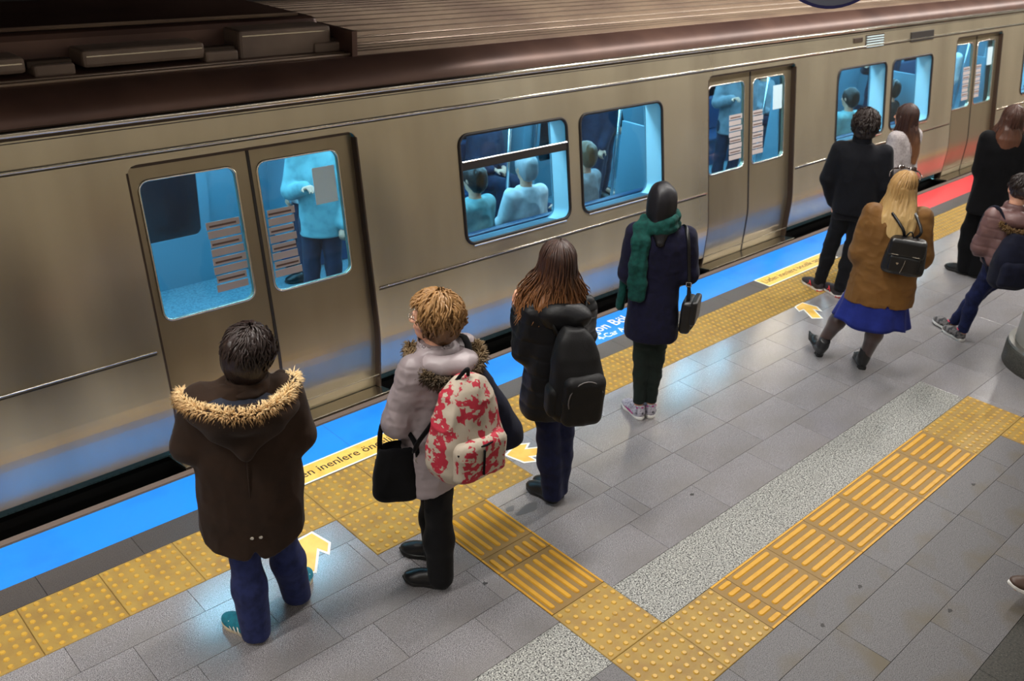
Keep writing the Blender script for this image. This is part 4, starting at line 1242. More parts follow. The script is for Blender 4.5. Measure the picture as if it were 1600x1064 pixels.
# red and white backpack
REDW = pbr('red_white_print', rgb(168,156,140), rough=.75, noise=[(13, rgb(160,26,48), .51, .525, (1, 1, .7)), (30, rgb(168,156,140), .55, .57, (.6, 1, 1.4)), (24, rgb(160,26,48), .60, .615, (1, 1, .5))], bump=(60, .12))
base = (.165, -.245, .865)
bp = p.bag('backpack', base, 'red and white printed backpack on the back of the grey parka', 'backpack')
def rel(q, b): return tuple(np.array(q, float) - np.array(b))
sd = Sdf(); sd.frame((0, 0, 0), 38, 0)
sd.loft([(.0, .0, .0, .155, .10), (.06, 0, 0, .185, .125), (.20, 0, .0, .182, .120), (.34, 0, .015, .150, .098), (.44, .0, .03, .095, .070), (.47, 0, .035, .05, .045)], .03, 'u', 38, 2.6)
pk = sculpt('pack_body', sd, .007, REDW, bp, [folds(.011, (8, 8, 9), 41)])
fw = rot2((0, 1, 0), 38); rt = rot2((1, 0, 0), 38)
sd = Sdf(); sd.frame(tuple(-fw*.095 + (0, 0, .12)), 38); sd.rbox((0, 0, 0), (.145, .060, .105), .045, .02)
sculpt('front_pocket', sd, .007, REDW, bp, [folds(.008, (10, 10, 10), 43)])
zp = [tuple(-fw*(.155 - .030*abs(t)) + rt*t*.145 + np.array((0, 0, .205 - .02*t*t))) for t in np.linspace(-1, 1, 9)]
MB().tube(zp, .0055, 6).obj('zipper', BLACK, bp, smooth=True)
MB().tube([tuple(-fw*.165 + rt*(-.02) + np.array((0, 0, z))) for z in (.19, .12, .06)], .006, 5).obj('zip_pull', BLACK, bp)
MB().tube(spline([tuple(rt*-.03 + fw*.04 + np.array((0, 0, .455))), tuple(fw*.0 + np.array((0, 0, .525))), tuple(rt*.04 + fw*.04 + np.array((0, 0, .455)))], 10), .010, 6).obj('carry_handle', BLACK, bp, smooth=True)
# straps: over the shoulder and back under the arm to the bottom of the pack
L1 = [rel(q, base) for q in ((.10, -.175, 1.255), (.02, -.155, 1.345), (-.075, -.06, 1.39), (-.155, .02, 1.28), (-.16, -.10, 1.09), (-.085, -.205, .985), (.0, -.195, .93), (.06, -.235, .85))]
MB().tube(spline([rel(q, base) for q in ((.17, -.215, 1.26), (.08, -.215, 1.20), (.01, -.215, 1.08), (-.05, -.195, .97), (-.065, -.165, .90))], 14), [(.006, .018)]*14, 8, flat=tuple(-fw)).obj('strap', BLACK, bp, smooth=True)
MB().tube(spline([rel(q, base) for q in ((.20, -.17, 1.24), (.17, .02, 1.40), (.10, .12, 1.36), (.02, .17, 1.20), (.10, .10, .98), (.20, -.02, .88))], 18), [(.006, .018)]*18, 8, flat=(0, 0, 1)).obj('strap', BLACK, bp, smooth=True)
# navy tote on the far shoulder
NAVY = cloth('navy_canvas', rgb(16,19,38), rgb(11,13,27))
base = (.33, .10, .78)
tb = p.bag('tote_bag', base, 'large soft navy bag hanging behind the red and white backpack', 'bag')
sd = Sdf(); sd.loft([(.0, .03, -.02, .070, .06), (.02, .02, -.02, .125, .075), (.10, .01, .0, .135, .085), (.25, -.05, .0, .095, .075), (.40, -.10, .01, .055, .05), (.48, -.12, .02, .03, .03)], .03, 'u', 10, 2.2)
sculpt('bag_body', sd, .008, NAVY, tb, [folds(.010, (7, 7, 6), 51)])
MB().tube(spline([(-.10, .0, .44), (-.16, .03, .56), (-.20, .04, .575), (-.22, .08, .50)], 12), [(.006, .016)]*12, 8, flat=(0, 1, 0)).obj('strap', NAVY, tb, smooth=True)
# black shoulder bag on the near arm
base = (-.150, -.115, .60)
hb_ = p.bag('shoulder_bag', base, 'black slouchy bag hanging from the forearm of the woman in grey', 'bag')
sd = Sdf(); sd.loft([(.0, .0, .0, .095, .05), (.03, 0, 0, .118, .066), (.15, .0, .0, .116, .066), (.28, .01, .0, .104, .052), (.31, .012, 0, .098, .042)], .02, 'u', 8, 2.6)
sd.loft([(.27, .01, 0, .088, .034), (.35, .012, 0, .088, .032)], .01, 's', 8)
sculpt('bag_body', sd, .007, BLACK, hb_, [folds(.007, (9, 9, 5), 61)])
MB().tube(spline([(-.085, .0, .25), (-.075, .0, .40), (-.02, .04, .49), (.03, .0, .42), (.075, -.02, .36), (.10, -.025, .26)], 20), [(.005, .013)]*20, 8, flat=(0, 1, 0)).obj('handle', BLACK, hb_, smooth=True)
MB().tube(spline([(.03, -.03, .44), (.085, -.055, .35), (.10, -.045, .26)], 8), [(.005, .012)]*8, 8, flat=(0, 1, 0)).obj('strap', BLACK, hb_, smooth=True)
MB().tube([(.098+.013*math.cos(a), -.05, .25+.013*math.sin(a)) for a in np.linspace(0, 2*PI, 11)], .0025, 5, cap=False).obj('buckle', CHROME, hb_)
MB().tube(spline([(-.095, -.01, .23), (-.112, -.012, .10), (-.09, -.01, .0)], 8), [(.004, .009)]*8, 6, flat=(0, 1, 0)).obj('side_strap', BLACK, hb_, smooth=True)

# ---- woman in black with the long ombre hair --------------------------------------
p = Person(.30, 1.12, -48.14, 'long-haired woman in a black padded jacket and navy jeans with a black backpack')
p.body(dict(hip=(-.030, .0, .84), chest=(-.025, .0, 1.18), head=(-.058, .025, 1.525), shL=(-.165, -.06, 1.262), shR=(.115, .06, 1.270),
            elL=(-.200, -.03, 1.00), elR=(.130, .17, 1.02), wrL=(-.245, .05, 1.20), wrR=(.0, .26, 1.10), hiL=(-.07, -.02, .84), hiR=(.05, .04, .84),
            knL=(-.030, -.035, .46), knR=(.050, .045, .46), anL=(.020, -.030, .075), anR=(.055, .030, .075), fyL=54, fyR=52, hdL=(-.15, .1, .8), pnL=(.6, .8, .1)), 25, 30, -6, .98)
p.trousers(DENIM2, .98, .05, 1.15, [folds(.007, (10, 10, 10), 14)])
for at, yw in (((.055, -.045, 0), 54), ((.090, .012, 0), 52)):
    shoe('shoe', p.root, at, yw, (BLACKL, SOLE_B, SOLE_B), .24, 1.0, 'shoe')
BLACKJ = pbr('black_nylon', rgb(10,10,14), rough=.5, spec=.3, noise=(8, rgb(7,7,9), .4, .7), bump=(60, .12))
rows = [(.56, -.045, .0, .150, .125), (.66, -.045, 0, .168, .140), (.85, -.038, 0, .165, .135), (1.0, -.03, 0, .165, .132), (1.15, -.025, 0, .168, .126), (1.25, -.023, 0, .165, .112), (1.32, -.022, 0, .115, .09), (1.37, -.025, .0, .085, .08)]
jk = coat(p, 'padded_jacket', rows, BLACKJ, (.066, .068, .050), .615, [quilt(.006, .10, .0), folds(.006, (12, 12, 13), 71)])
hd = Sdf(); hd.ell((.0, -.085, 1.265), (.150, .090, .085), .03); hd.ell((-.02, -.02, 1.355), (.11, .09, .06), .02, 's')
sculpt('hood', hd, .007, BLACKJ, jk, [folds(.009, (9, 9, 12), 77)])
HAIR3 = hairmat('ombre_brown_hair', rgb(50,30,24), rgb(150,98,54), 1.20, 1.50, .36)
c_ = (-.058, .025, 1.525)
hb = Sdf(); hb.frame(c_, 30, -6); hb.ell((0, -.010, .020), (.088, .108, .100), .02); hb.frame()
hb.loft([(1.22, -.035, -.06, .105, .030), (1.30, -.040, -.05, .135, .055), (1.40, -.050, -.02, .105, .072), (1.50, -.056, .0, .092, .082), (1.56, -.058, .01, .080, .085)], .04, 'u', 18)
hb.frame(c_, 30, -6); hb.ell((0, .090, -.06), (.062, .075, .110), .02, 's'); hb.frame()
hr = sculpt('hair', hb, .006, HAIR3, p.root, [folds(.008, (30, 30, 5), 81)])
strands('hair_locks', HAIR3, hr, hair_paths(c_, 22, 520, -.31, .195, .120, 12, 1.02, 135, .022, thick=.018), .0050)
# black backpack, low on the back
base = (.098, -.215, .72)
bp = p.bag('backpack', base, 'large plain black backpack worn low on the long-haired woman in black', 'backpack')
fw = rot2((0, 1, 0), 22); rt = rot2((1, 0, 0), 22)
PACKB = pbr('black_cordura', rgb(12,11,13), rough=.62, spec=.3, noise=(14, rgb(8,8,9), .4, .7), bump=(120, .12))
sd = Sdf(); sd.loft([(.0, .005, .0, .120, .085), (.05, .003, 0, .146, .108), (.22, 0, 0, .148, .108), (.38, -.012, .015, .128, .088), (.48, -.03, .03, .090, .062), (.52, -.035, .04, .05, .04)], .03, 'u', 22, 2.8)
sculpt('pack_body', sd, .007, PACKB, bp, [folds(.007, (8, 8, 8), 91)])
sd = Sdf(); sd.frame(tuple(-fw*.085 + (0, 0, .15)), 22); sd.rbox((0.01, 0, 0), (.118, .055, .15), .050, .02)
sculpt('front_pocket', sd, .007, PACKB, bp, [folds(.006, (9, 9, 9), 93)])
MB().tube([tuple(-fw*.134 + rt*(.01+.100*math.sin(a)) + np.array((0, 0, .17 + .115*math.cos(a)))) for a in np.linspace(-1.9, 1.2, 14)], .0035, 5).obj('zipper', pbr('grey_zip', rgb(96,92,92), rough=.4), bp, smooth=True)
sd = Sdf(); sd.frame(tuple(-rt*.12 + (0, 0, .12)), 22); sd.rbox((0, 0, 0), (.045, .06, .09), .035, .02)
sculpt('side_pocket', sd, .008, PACKB, bp, [folds(.006, (9, 9, 9), 94)])
for sx, sh_ in ((-1, (-.15, -.02, 1.325)), (1, (.09, .06, 1.33))):
    a = rt*sx*.07 + fw*.07 + np.array((-.03, 0, .47)); b_ = rt*sx*.10 + fw*.09 + np.array((0, 0, .10))
    s_ = np.array(rel(sh_, base))
    MB().tube(spline([a, s_ - fw*.07 + np.array((0, 0, -.01)), s_, s_ + fw*.11 + np.array((0, 0, -.08)), s_ + fw*.10 + np.array((0, 0, -.26)), b_ + np.array((0, .03, .10)), b_], 22), [(.006, .020)]*22, 8, flat=tuple(rt)).obj('strap', PACKB, bp, smooth=True)

# ---- woman in hijab and navy coat --------------------------------------------------
p = Person(1.50, 1.42, -53.92, 'woman in black headscarf, green scarf and navy coat standing on the grey tiles')
p.body(dict(hip=(.020, .0, .86), chest=(.005, .0, 1.22), head=(-.020, .02, 1.568), shL=(-.148, -.02, 1.345), shR=(.160, .03, 1.345),
            elL=(-.175, -.01, 1.07), elR=(.215, .01, 1.10), wrL=(-.08, .20, 1.07), wrR=(.10, .21, 1.08), hiL=(-.045, -.01, .86), hiR=(.085, .01, .86),
            knL=(-.020, -.015, .47), knR=(.080, .0, .47), anL=(.004, -.03, .075), anR=(.084, .01, .075), fyL=35, fyR=29), 10, 8, -4, 1.0, SKIN_D)
p.trousers(cloth('dark_green_trousers', rgb(24,34,30), rgb(16,24,21)), .86, .125, .88, [folds(.005, (14, 14, 26), 15)])
GREYS = pbr('grey_mesh', rgb(172,168,180), rough=.6, noise=(60, rgb(120,116,130), .45, .6)); PURP = pbr('purple_trim', rgb(150,40,110), rough=.5)
for at, yw in (((.038, -.075, 0), 35), ((.108, -.035, 0), 29)):
    so = shoe('sneaker', p.root, at, yw, (GREYS, SOLE_W, PURP), .25, 1.0)
    MB().tube([(-.040, .06, .030), (-.044, .12, .034), (-.040, .18, .034)], .006, 6).obj('side_panel', PURP, so, smooth=True); MB().tube([(.040, .06, .030), (.044, .12, .034), (.040, .18, .034)], .006, 6).obj('side_panel', PURP, so, smooth=True)
    MB().tube([(-.036, .035, .09), (0, .012, .095), (.036, .035, .09)], .007, 6).obj('heel_tab', PURP, so, smooth=True)
    MB().tube([(-.034, .03, .05), (0, .004, .055), (.034, .03, .05)], .010, 6).obj('heel_counter', pbr('dark_mesh', rgb(70,68,78), rough=.6), so, smooth=True)
NAVYC = cloth('navy_wool', rgb(14,14,40), rgb(10,10,28), nscale=30)
rows = [(.58, .022, .0, .178, .155), (.68, .020, 0, .186, .158), (.86, .012, 0, .168, .140), (1.0, .006, 0, .160, .128), (1.16, .005, 0, .175, .126), (1.30, .006, 0, .182, .116), (1.38, .004, 0, .130, .095), (1.43, -.0, .0, .085, .080)]
nc = coat(p, 'wool_coat', rows, NAVYC, (.075, .068, .050), .635, [folds(.007, (7, 7, 3), 101), folds(.003, (18, 18, 18), 102)])
HIJ = pbr('black_satin', rgb(15,13,20), rough=.5, spec=.4, noise=(8, rgb(10,9,14), .4, .7))
hb = Sdf(); hb.frame((-.020, .02, 1.568), 8, -4)
hb.ell((0, -.012, .020), (.092, .112, .104), .02); hb.ell((0, -.03, -.05), (.084, .090, .080), .05); hb.rc((0, -.02, -.08), (0, -.03, -.16), .078, .085, .04)
hb.ell((0, .115, -.025), (.060, .065, .082), .02, 's'); hb.frame()
hb.rc((-.005, -.06, 1.40), (.005, -.105, 1.33), .060, .030, .04)
sculpt('headscarf', hb, .006, HIJ, p.root, [folds(.006, (12, 12, 7), 111)])
GREEN = cloth('bottle_green_wool', rgb(12,66,60), rgb(8,48,45), nscale=40)
sc_ = Sdf()
for k, (zc, r_, tl) in enumerate(((1.415, .108, 0), (1.452, .102, .02))):
    ring = [(-.015 + r_*math.cos(a), .005 + r_*.95*math.sin(a), zc + .018*math.sin(a+1) + tl*math.cos(a)) for a in np.linspace(0, 2*PI, 13)]
    for a, b_ in zip(ring[:-1], ring[1:]): sc_.rc(a, b_, .026, .026, .02)
dr = [(-.090, -.03, 1.455), (-.115, -.075, 1.41), (-.118, -.125, 1.33), (-.115, -.140, 1.18), (-.108, -.140, 1.05), (-.105, -.145, .955)]
for a, b_ in zip(dr[:-1], dr[1:]): sc_.rc(np.array(a)-(.028, 0, 0), np.array(b_)-(.028, 0, 0), .028, .028, .02, 'u', ((0, 1, 0), .6)); sc_.rc(np.array(a)+(.028, 0, 0), np.array(b_)+(.028, 0, 0), .028, .028, .02, 'u', ((0, 1, 0), .6))
d2 = [(-.13, .06, 1.40), (-.170, .07, 1.20), (-.195, .05, 1.0), (-.205, .03, .82)]
for i, (a, b_) in enumerate(zip(d2[:-1], d2[1:])): sc_.rc(a, b_, .022+.006*i, .030+.008*i, .02, 'u', ((1, 0, 0), .6))
sculpt('scarf', sc_, .006, GREEN, p.root, [folds(.007, (20, 20, 4), 121), folds(.003, (30, 30, 30), 122)])
base = (.245, -.035, .715)
cb = p.bag('crossbody_bag', base, 'small black leather bag on a long strap at the navy-coated woman\'s right side', 'bag')
sd = Sdf(); sd.frame((0, 0, .12), 80); sd.rbox((0, 0, 0), (.095, .038, .115), .028, .02)
sculpt('bag_body', sd, .006, BLACKL, cb, [folds(.003, (12, 12, 12), 131)])
sd = Sdf(); sd.frame((.022, 0, .16), 80); sd.rbox((0, -.022, 0), (.098, .022, .085), .016, .01)
sculpt('flap', sd, .006, BLACKL, cb)
MB().tube(spline([(.02, -.05, .02), (.045, -.055, .07), (.04, -.05, .12)], 6), [(.003, .012)]*6, 6, flat=(1, 0, 0)).obj('flap_tab', BLACKL, cb, smooth=True)
st = spline([rel(q, base) for q in ((.235, -.085, .93), (.225, -.085, 1.05), (.205, -.085, 1.20), (.180, -.075, 1.36), (.150, .0, 1.425), (.14, .10, 1.36), (.18, .13, 1.15), (.245, .06, .93))], 30)
MB().tube(st, [(.003, .0115)]*30, 6, flat=(0, 1, 0)).obj('strap', BLACKL, cb, smooth=True)
bq = rel((.222, -.092, 1.065), base)
mbq = MB()
for a, b_ in (((-.016, 0, -.014), (.016, 0, -.014)), ((.016, 0, -.014), (.016, 0, .014)), ((.016, 0, .014), (-.016, 0, .014)), ((-.016, 0, .014), (-.016, 0, -.014))):
    mbq.tube([np.array(bq)+a, np.array(bq)+b_], .0028, 6)
mbq.obj('buckle', CHROME, cb)

# ---- man in black -------------------------------------------------------------------
p = Person(4.62, 1.75, -64.45, 'man with dark curly hair in a black sweater and black jeans', 1.72)
p.body(dict(hip=(.105, .0, .87), chest=(.075, .0, 1.24), head=(.050, .025, 1.600), shL=(-.105, -.02, 1.375), shR=(.255, .03, 1.375),
            elL=(-.160, -.02, 1.10), elR=(.330, .0, 1.10), wrL=(-.085, .03, .885), wrR=(.255, .06, .885), hiL=(.035, 0, .87), hiR=(.180, 0, .87),
            knL=(-.010, .07, .48), knR=(.165, .02, .48), anL=(-.045, .085, .08), anR=(.145, .0, .08), fyL=45, fyR=40, hdL=(.3, .1, -1), hdR=(-.4, .1, -1), pnL=(1, 0, 0), pnR=(-1, 0, 0)), 8, 15, -4, 1.02, girth=1.1)
p.trousers(cloth('black_jeans', rgb(12,13,19), rgb(8,9,13)), 1.02, .075, 1.0, [folds(.006, (12, 12, 16), 16)])
DKS = pbr('charcoal_mesh', rgb(46,42,48), rough=.6); REDS = pbr('red_trim', rgb(200,40,48), rough=.5)
for at, yw in (((-.010, .040, 0), 45), ((.165, -.030, 0), 40)):
    so = shoe('sneaker', p.root, at, yw, (DKS, SOLE_W, REDS), .275, 1.05)
    for e in (-1, 1):
        MB().tube([(e*.045, .10, .026), (e*.043, .125, .058), (e*.036, .14, .07)], .0045, 5).obj('side_stripe', REDS, so, smooth=True)
        MB().tube([(e*.043, .15, .026), (e*.043, .128, .055)], .0045, 5).obj('side_stripe', REDS, so, smooth=True)
    MB().tube([(-.038, .025, .008), (0, -.004, .008), (.038, .025, .008)], .006, 6).obj('heel_edge', REDS, so, smooth=True)
SWEAT = cloth('black_navy_knit', rgb(9,11,19), rgb(6,7,12), nscale=40)
rows = [(.79, .110, .0, .178, .135), (.90, .105, 0, .186, .140), (1.05, .095, 0, .190, .140), (1.20, .080, 0, .204, .140), (1.33, .073, 0, .205, .128), (1.41, .066, 0, .140, .10), (1.455, .060, .0, .090, .085)]
sw = coat(p, 'sweater', rows, SWEAT, (.080, .066, .050), .825, [folds(.007, (8, 8, 6), 141)])
cl = Sdf(); cl.loft([(1.41, .058, .0, .088, .086), (1.525, .052, .008, .078, .078)], .02); cl.loft([(1.44, .058, .0, .070, .068), (1.56, .052, .01, .068, .068)], .008, 's')
sculpt('collar', cl, .006, SWEAT, sw)
HAIR5 = hairmat('dark_curly_hair', rgb(40,29,25), rgb(26,19,17), 1.52, 1.70, .5)
c_ = (.050, .022, 1.600)
hb = Sdf(); hb.frame(c_, 15, -4); hb.ell((0, -.020, .020), (.102, .114, .102), .02); hb.ell((0, -.052, -.062), (.084, .062, .062), .05); hb.ell((0, .092, -.045), (.07, .062, .085), .02, 's'); hb.frame()
hr = sculpt('hair', hb, .006, HAIR5, p.root, [folds(.014, (24, 24, 24), 151)])
strands('hair_locks', HAIR5, hr, cap_paths(c_, 15, 420, 15, 1.02, 2.45, thick=.014, lift=.016, wave=.012, face=64), .0065)

# ---- woman in the light knit, behind the man -------------------------------------------
p = Person(5.72, 1.86, -66.69, 'woman with long brown hair in a light grey knit sweater behind the man')
p.body(dict(hip=(.085, .0, .86), chest=(.065, .0, 1.20), head=(.025, .0, 1.525), shL=(-.01, -.14, 1.325), shR=(.135, .14, 1.325),
            elL=(.0, -.19, 1.06), elR=(.12, .2, 1.06), wrL=(-.13, -.08, .99), wrR=(-.04, .18, 1.0), hiL=(.08, -.07, .86), hiR=(.09, .07, .86),
            knL=(.07, -.08, .47), knR=(.08, .07, .47), anL=(.09, -.08, .08), anR=(.10, .06, .08), fyL=65, fyR=60), 65, 62, 0, .98)
p.trousers(BLACK, .95, .06)
for at, yw in (((.14, -.10, 0), 65), ((.15, .04, 0), 60)): shoe('shoe', p.root, at, yw, (BLACKL, SOLE_B, SOLE_B), .24, 1.0, 'shoe')
KNIT = cloth('light_grey_knit', rgb(176,168,168), rgb(146,138,140), nscale=60, bump=(140, .5))
rows = [(.74, .09, .0, .18, .15), (.9, .085, 0, .185, .15), (1.05, .075, 0, .18, .145), (1.2, .065, 0, .178, .135), (1.30, .06, 0, .165, .115), (1.36, .055, 0, .12, .095), (1.40, .045, .0, .085, .08)]
kn = coat(p, 'knit_sweater', rows, KNIT, (.080, .074, .052), .77, [folds(.008, (9, 9, 9), 161), lambda v, N: .002*np.sin(v[:, 2]*420)])
MB().tube(spline([(-.08, -.10, 1.0), (-.11, -.06, 1.15), (-.075, -.05, 1.34), (.02, -.03, 1.40), (.14, -.06, 1.33)], 16), [(.004, .012)]*16, 6, flat=(1, 0, 0)).obj('strap', BLACK, kn, smooth=True)
HAIR6 = hairmat('long_brown_hair', rgb(52,32,28), rgb(138,92,58), 1.08, 1.42, .36)
c_ = (.025, .0, 1.525)
hb = Sdf(); hb.frame(c_, 62, 0); hb.ell((0, -.012, .020), (.086, .108, .100), .02); hb.frame()
hb.loft([(1.10, .175, -.06, .040, .030), (1.20, .160, -.05, .062, .05), (1.32, .110, -.04, .095, .062), (1.42, .065, -.02, .105, .085), (1.52, .04, -.005, .090, .085)], .04, 'u', 0)
hb.frame(c_, 62, 0); hb.ell((0, .092, -.06), (.06, .072, .11), .02, 's'); hb.frame()
hr = sculpt('hair', hb, .007, HAIR6, p.root, [folds(.007, (30, 30, 4), 171)])
strands('hair_locks', HAIR6, hr, hair_paths(c_, 62, 320, -.42, .11, .17, 18, 1.02, 112, .006, thick=.012), .005)

# ---- blonde woman in the camel coat ---------------------------------------------------
p = Person(3.45, .86, -66.84, 'blonde woman in a camel coat and blue skirt, one foot kicked out')
p.body(dict(hip=(.105, .0, .82), chest=(.102, .0, 1.16), head=(.092, .03, 1.480), shL=(-.070, -.02, 1.275), shR=(.275, .03, 1.285),
            elL=(-.090, -.05, .96), elR=(.340, -.01, 1.0), wrL=(-.02, .14, .82), wrR=(.30, .17, .86), hiL=(.03, .02, .82), hiR=(.180, 0, .82),
            knL=(-.095, .09, .455), knR=(.165, .02, .44), anL=(-.225, .055, .105), anR=(.120, .0, .085), fyL=30, fyR=21, hdL=(.4, .3, -.8), hdR=(-.4, .3, -.8)), 4, -4, -4, .99, girth=1.12)
J = p.J
TIGHTS = pbr('sheer_black_tights', rgb(62,40,36), rough=.45, sheen=.4, noise=(5, rgb(46,30,28), .4, .7))
sd = Sdf()
for q in 'LR':
    hi, kn_, an = (np.array(J[k_+q], float) for k_ in ('hi', 'kn', 'an'))
    m1 = kn_*.62 + an*.38 + np.array((0, -.014, 0))
    sd.chain([hi, kn_], [.090, .064], .03); sd.chain([kn_, m1, an], [.064, .064, .040], .03)
sculpt('tights', sd, .006, TIGHTS, p.root)
so = shoe('ankle_boot', p.root, (-.225, .005, .010), 34, (BLACKL, SOLE_B), .265, 1.0, 'boot', pitch=20)
so.location = (-.205, .015, .012)
shoe('ankle_boot', p.root, (.130, -.035, .0), 21, (BLACKL, SOLE_B), .25, 1.0, 'boot').location = (.130, -.040, .012)
SKIRT = cloth('royal_blue_skirt', rgb(28,40,116), rgb(20,30,92), nscale=10)
sk = MB(); N_ = 72; zz = np.linspace(.70, .415, 12); vs = []
for i, z in enumerate(zz):
    t = i/11
    for j in range(N_):
        a = 2*PI*j/N_
        rip = 1 + .055*t*math.sin(a*9 + .6*math.sin(a*2)) + .03*t*math.sin(a*5+1)
        vs.append((.095 + (.205 + .075*t)*rip*math.cos(a), (.155 + .075*t)*rip*math.sin(a), z - .015*t*math.sin(a*4+2)))
sk.add(vs, [(i*N_+j, i*N_+(j+1) % N_, (i+1)*N_+(j+1) % N_, (i+1)*N_+j) for i in range(11) for j in range(N_)])
ob = sk.obj('skirt', SKIRT, p.root, smooth=True); md = ob.modifiers.new('cloth', 'SOLIDIFY'); md.thickness = .004
CAMEL = cloth('camel_coat_cloth', rgb(114,79,38), rgb(98,67,33), nscale=6, rough=.6)
rows = [(.54, .115, .0, .250, .190), (.66, .115, 0, .248, .188), (.80, .110, 0, .236, .172), (.95, .105, 0, .222, .155), (1.1, .102, 0, .218, .148), (1.22, .10, 0, .208, .132), (1.30, .098, 0, .145, .105), (1.35, .096, .0, .095, .088)]
cc = coat(p, 'camel_coat', rows, CAMEL, (.074, .078, .060), lambda P: .592 + .02*(P[..., 0]-.1) - P[..., 2] + .03*np.exp(-((P[..., 0]-.19)/.010)**2)*(P[..., 1] < 0), [folds(.009, (7, 7, 6), 181), folds(.005, (14, 14, 20), 182)])
HAIR7 = hairmat('blonde_hair', rgb(160,124,74), rgb(204,172,116), 1.16, 1.52, .4)
c_ = (.092, .03, 1.480)
hb = Sdf(); hb.frame(c_, -4, -4); hb.ell((0, -.014, .020), (.090, .110, .102), .02); hb.frame()
hb.loft([(1.13, .135, -.125, .070, .022), (1.20, .125, -.110, .112, .035), (1.28, .115, -.085, .125, .055), (1.38, .105, -.03, .110, .080), (1.48, .095, .01, .092, .090)], .04, 'u', 0)
hb.frame(c_, -4, -4); hb.ell((0, .100, -.05), (.062, .07, .11), .02, 's'); hb.frame()
hr = sculpt('hair', hb, .006, HAIR7, p.root, [folds(.007, (30, 30, 5), 191)])
strands('hair_locks', HAIR7, hr, hair_paths(c_, -8, 430, -.30, .125, .150, 22, 1.03, 120, .008, thick=.015, part=.02), .005)
DKGL = pbr('brown_sunglasses', rgb(44,30,24), rough=.15, coat=.5)
sg_ = p.bag('sunglasses', (.092, .03, 1.575), 'dark sunglasses pushed up on the blonde woman\'s hair', 'sunglasses')
gm = MB()
for e in (-1, 1):
    gm.tube([(e*.104, -.045, -.020), (e*.108, .02, .0), (e*.085, .075, .015)], .0045, 6)
gm.tube([(-.085, .075, .015), (0, .092, .028), (.085, .075, .015)], .006, 6); gm.obj('frame', DKGL, sg_, smooth=True)
for e in (-1, 1):
    sd = Sdf(); sd.ell((e*.040, .082, .030), (.030, .006, .022), .01, 'u', (-50, 0, 0)); sculpt('lens', sd, .005, DKGL, sg_)
base = (.218, -.215, .915)
bp = p.bag('backpack', base, 'small black leather flap backpack on the camel coat', 'backpack')
sd = Sdf(); sd.loft([(.0, 0, 0, .140, .060), (.03, 0, 0, .150, .072), (.15, 0, .0, .138, .066), (.25, 0, .01, .122, .055), (.27, 0, .012, .11, .045)], .02, 'u', 0, 3.4)
sculpt('pack_body', sd, .006, BLACKL, bp, [folds(.003, (10, 10, 10), 201)])
sd = Sdf(); sd.rbox((.0, -.030, .205), (.126, .050, .068), .028, .02); sculpt('flap', sd, .006, BLACKL, bp)
sd = Sdf(); sd.rbox((.0, -.058, .085), (.105, .022, .066), .018, .02); sculpt('front_pocket', sd, .006, BLACKL, bp)
for e in (-1, 1):
    MB().box(e*.072-.024, e*.072+.024, -.086, -.081, .158, .165, .002).obj('metal_bar', CHROME, bp)
    MB().tube(spline([(e*.035, .04, .26), (e*.065, .02, .33), (e*.095-.10, .135, .425), (e*.15-.11, .30, .36), (e*.18-.11, .34, .20), (e*.20-.10, .26, .06), (e*.135, .06, .02)], 20), [(.004, .011)]*20, 6, flat=(0, 1, 0)).obj('strap', BLACKL, bp, smooth=True)
MB().tube([(.006, -.088, .13), (.002, -.092, .09), (-.012, -.090, .03)], .0028, 5).obj('zip_tassel', CHROME, bp)
MB().tube(spline([(-.03, .02, .265), (0, .01, .315), (.03, .02, .265)], 8), .006, 6).obj('carry_handle', BLACKL, bp, smooth=True)
hs = MB().prism([(-.052, .098), (-.046, .104), (-.042, .100), (-.038, .104), (-.032, .098), (-.042, .086)], .0, .003).obj('charm', CHROME, bp); hs.rotation_euler = (PI/2, 0, 0); hs.location = (0, -.081, 0)

# ---- woman in black at the right edge --------------------------------------------------
p = Person(6.3, 1.15, -71.78, 'brown-haired woman all in black coat and trousers near the right edge', 1.70)
p.body(dict(hip=(.06, .0, .86), chest=(.06, .0, 1.24), head=(.065, .02, 1.585), shL=(-.085, -.03, 1.37), shR=(.21, .04, 1.37),
            elL=(-.075, -.03, 1.08), elR=(.24, .03, 1.09), wrL=(-.075, .18, 1.02), wrR=(.12, .24, 1.05), hiL=(.0, 0, .86), hiR=(.12, 0, .86),
            knL=(-.035, .02, .47), knR=(.115, .02, .47), anL=(.02, .0, .08), anR=(.13, -.03, .08), fyL=65, fyR=45), 20, 30, 0, 1.0)
p.trousers(BLACK, 1.0, .04, 1.2)
for at, yw in (((.075, -.02, 0), 68), ((.17, -.06, 0), 45)): shoe('shoe', p.root, at, yw, (BLACKL, SOLE_B, SOLE_B), .25, 1.0, 'shoe')
rows = [(.60, .07, .0, .185, .150), (.75, .068, 0, .185, .148), (.95, .062, 0, .172, .135), (1.15, .06, 0, .182, .134), (1.30, .06, 0, .18, .12), (1.385, .06, 0, .13, .095), (1.43, .06, .0, .088, .08)]
coat(p, 'black_coat', rows, BLACK, (.080, .072, .056), .66, [folds(.007, (8, 8, 5), 211)])
HAIR8 = hairmat('chestnut_hair', rgb(62,36,27), rgb(98,60,42), 1.30, 1.55, .38)
c_ = (.065, .02, 1.585)
hb = Sdf(); hb.frame(c_, 30, 0); hb.ell((0, -.012, .020), (.090, .110, .102), .02); hb.frame()
hb.loft([(1.31, .085, -.04, .115, .07), (1.40, .08, -.03, .120, .085), (1.52, .07, .0, .098, .090), (1.58, .066, .01, .09, .09)], .04, 'u', 20)
hb.frame(c_, 30, 0); hb.ell((0, .095, -.06), (.06, .072, .11), .02, 's'); hb.frame()
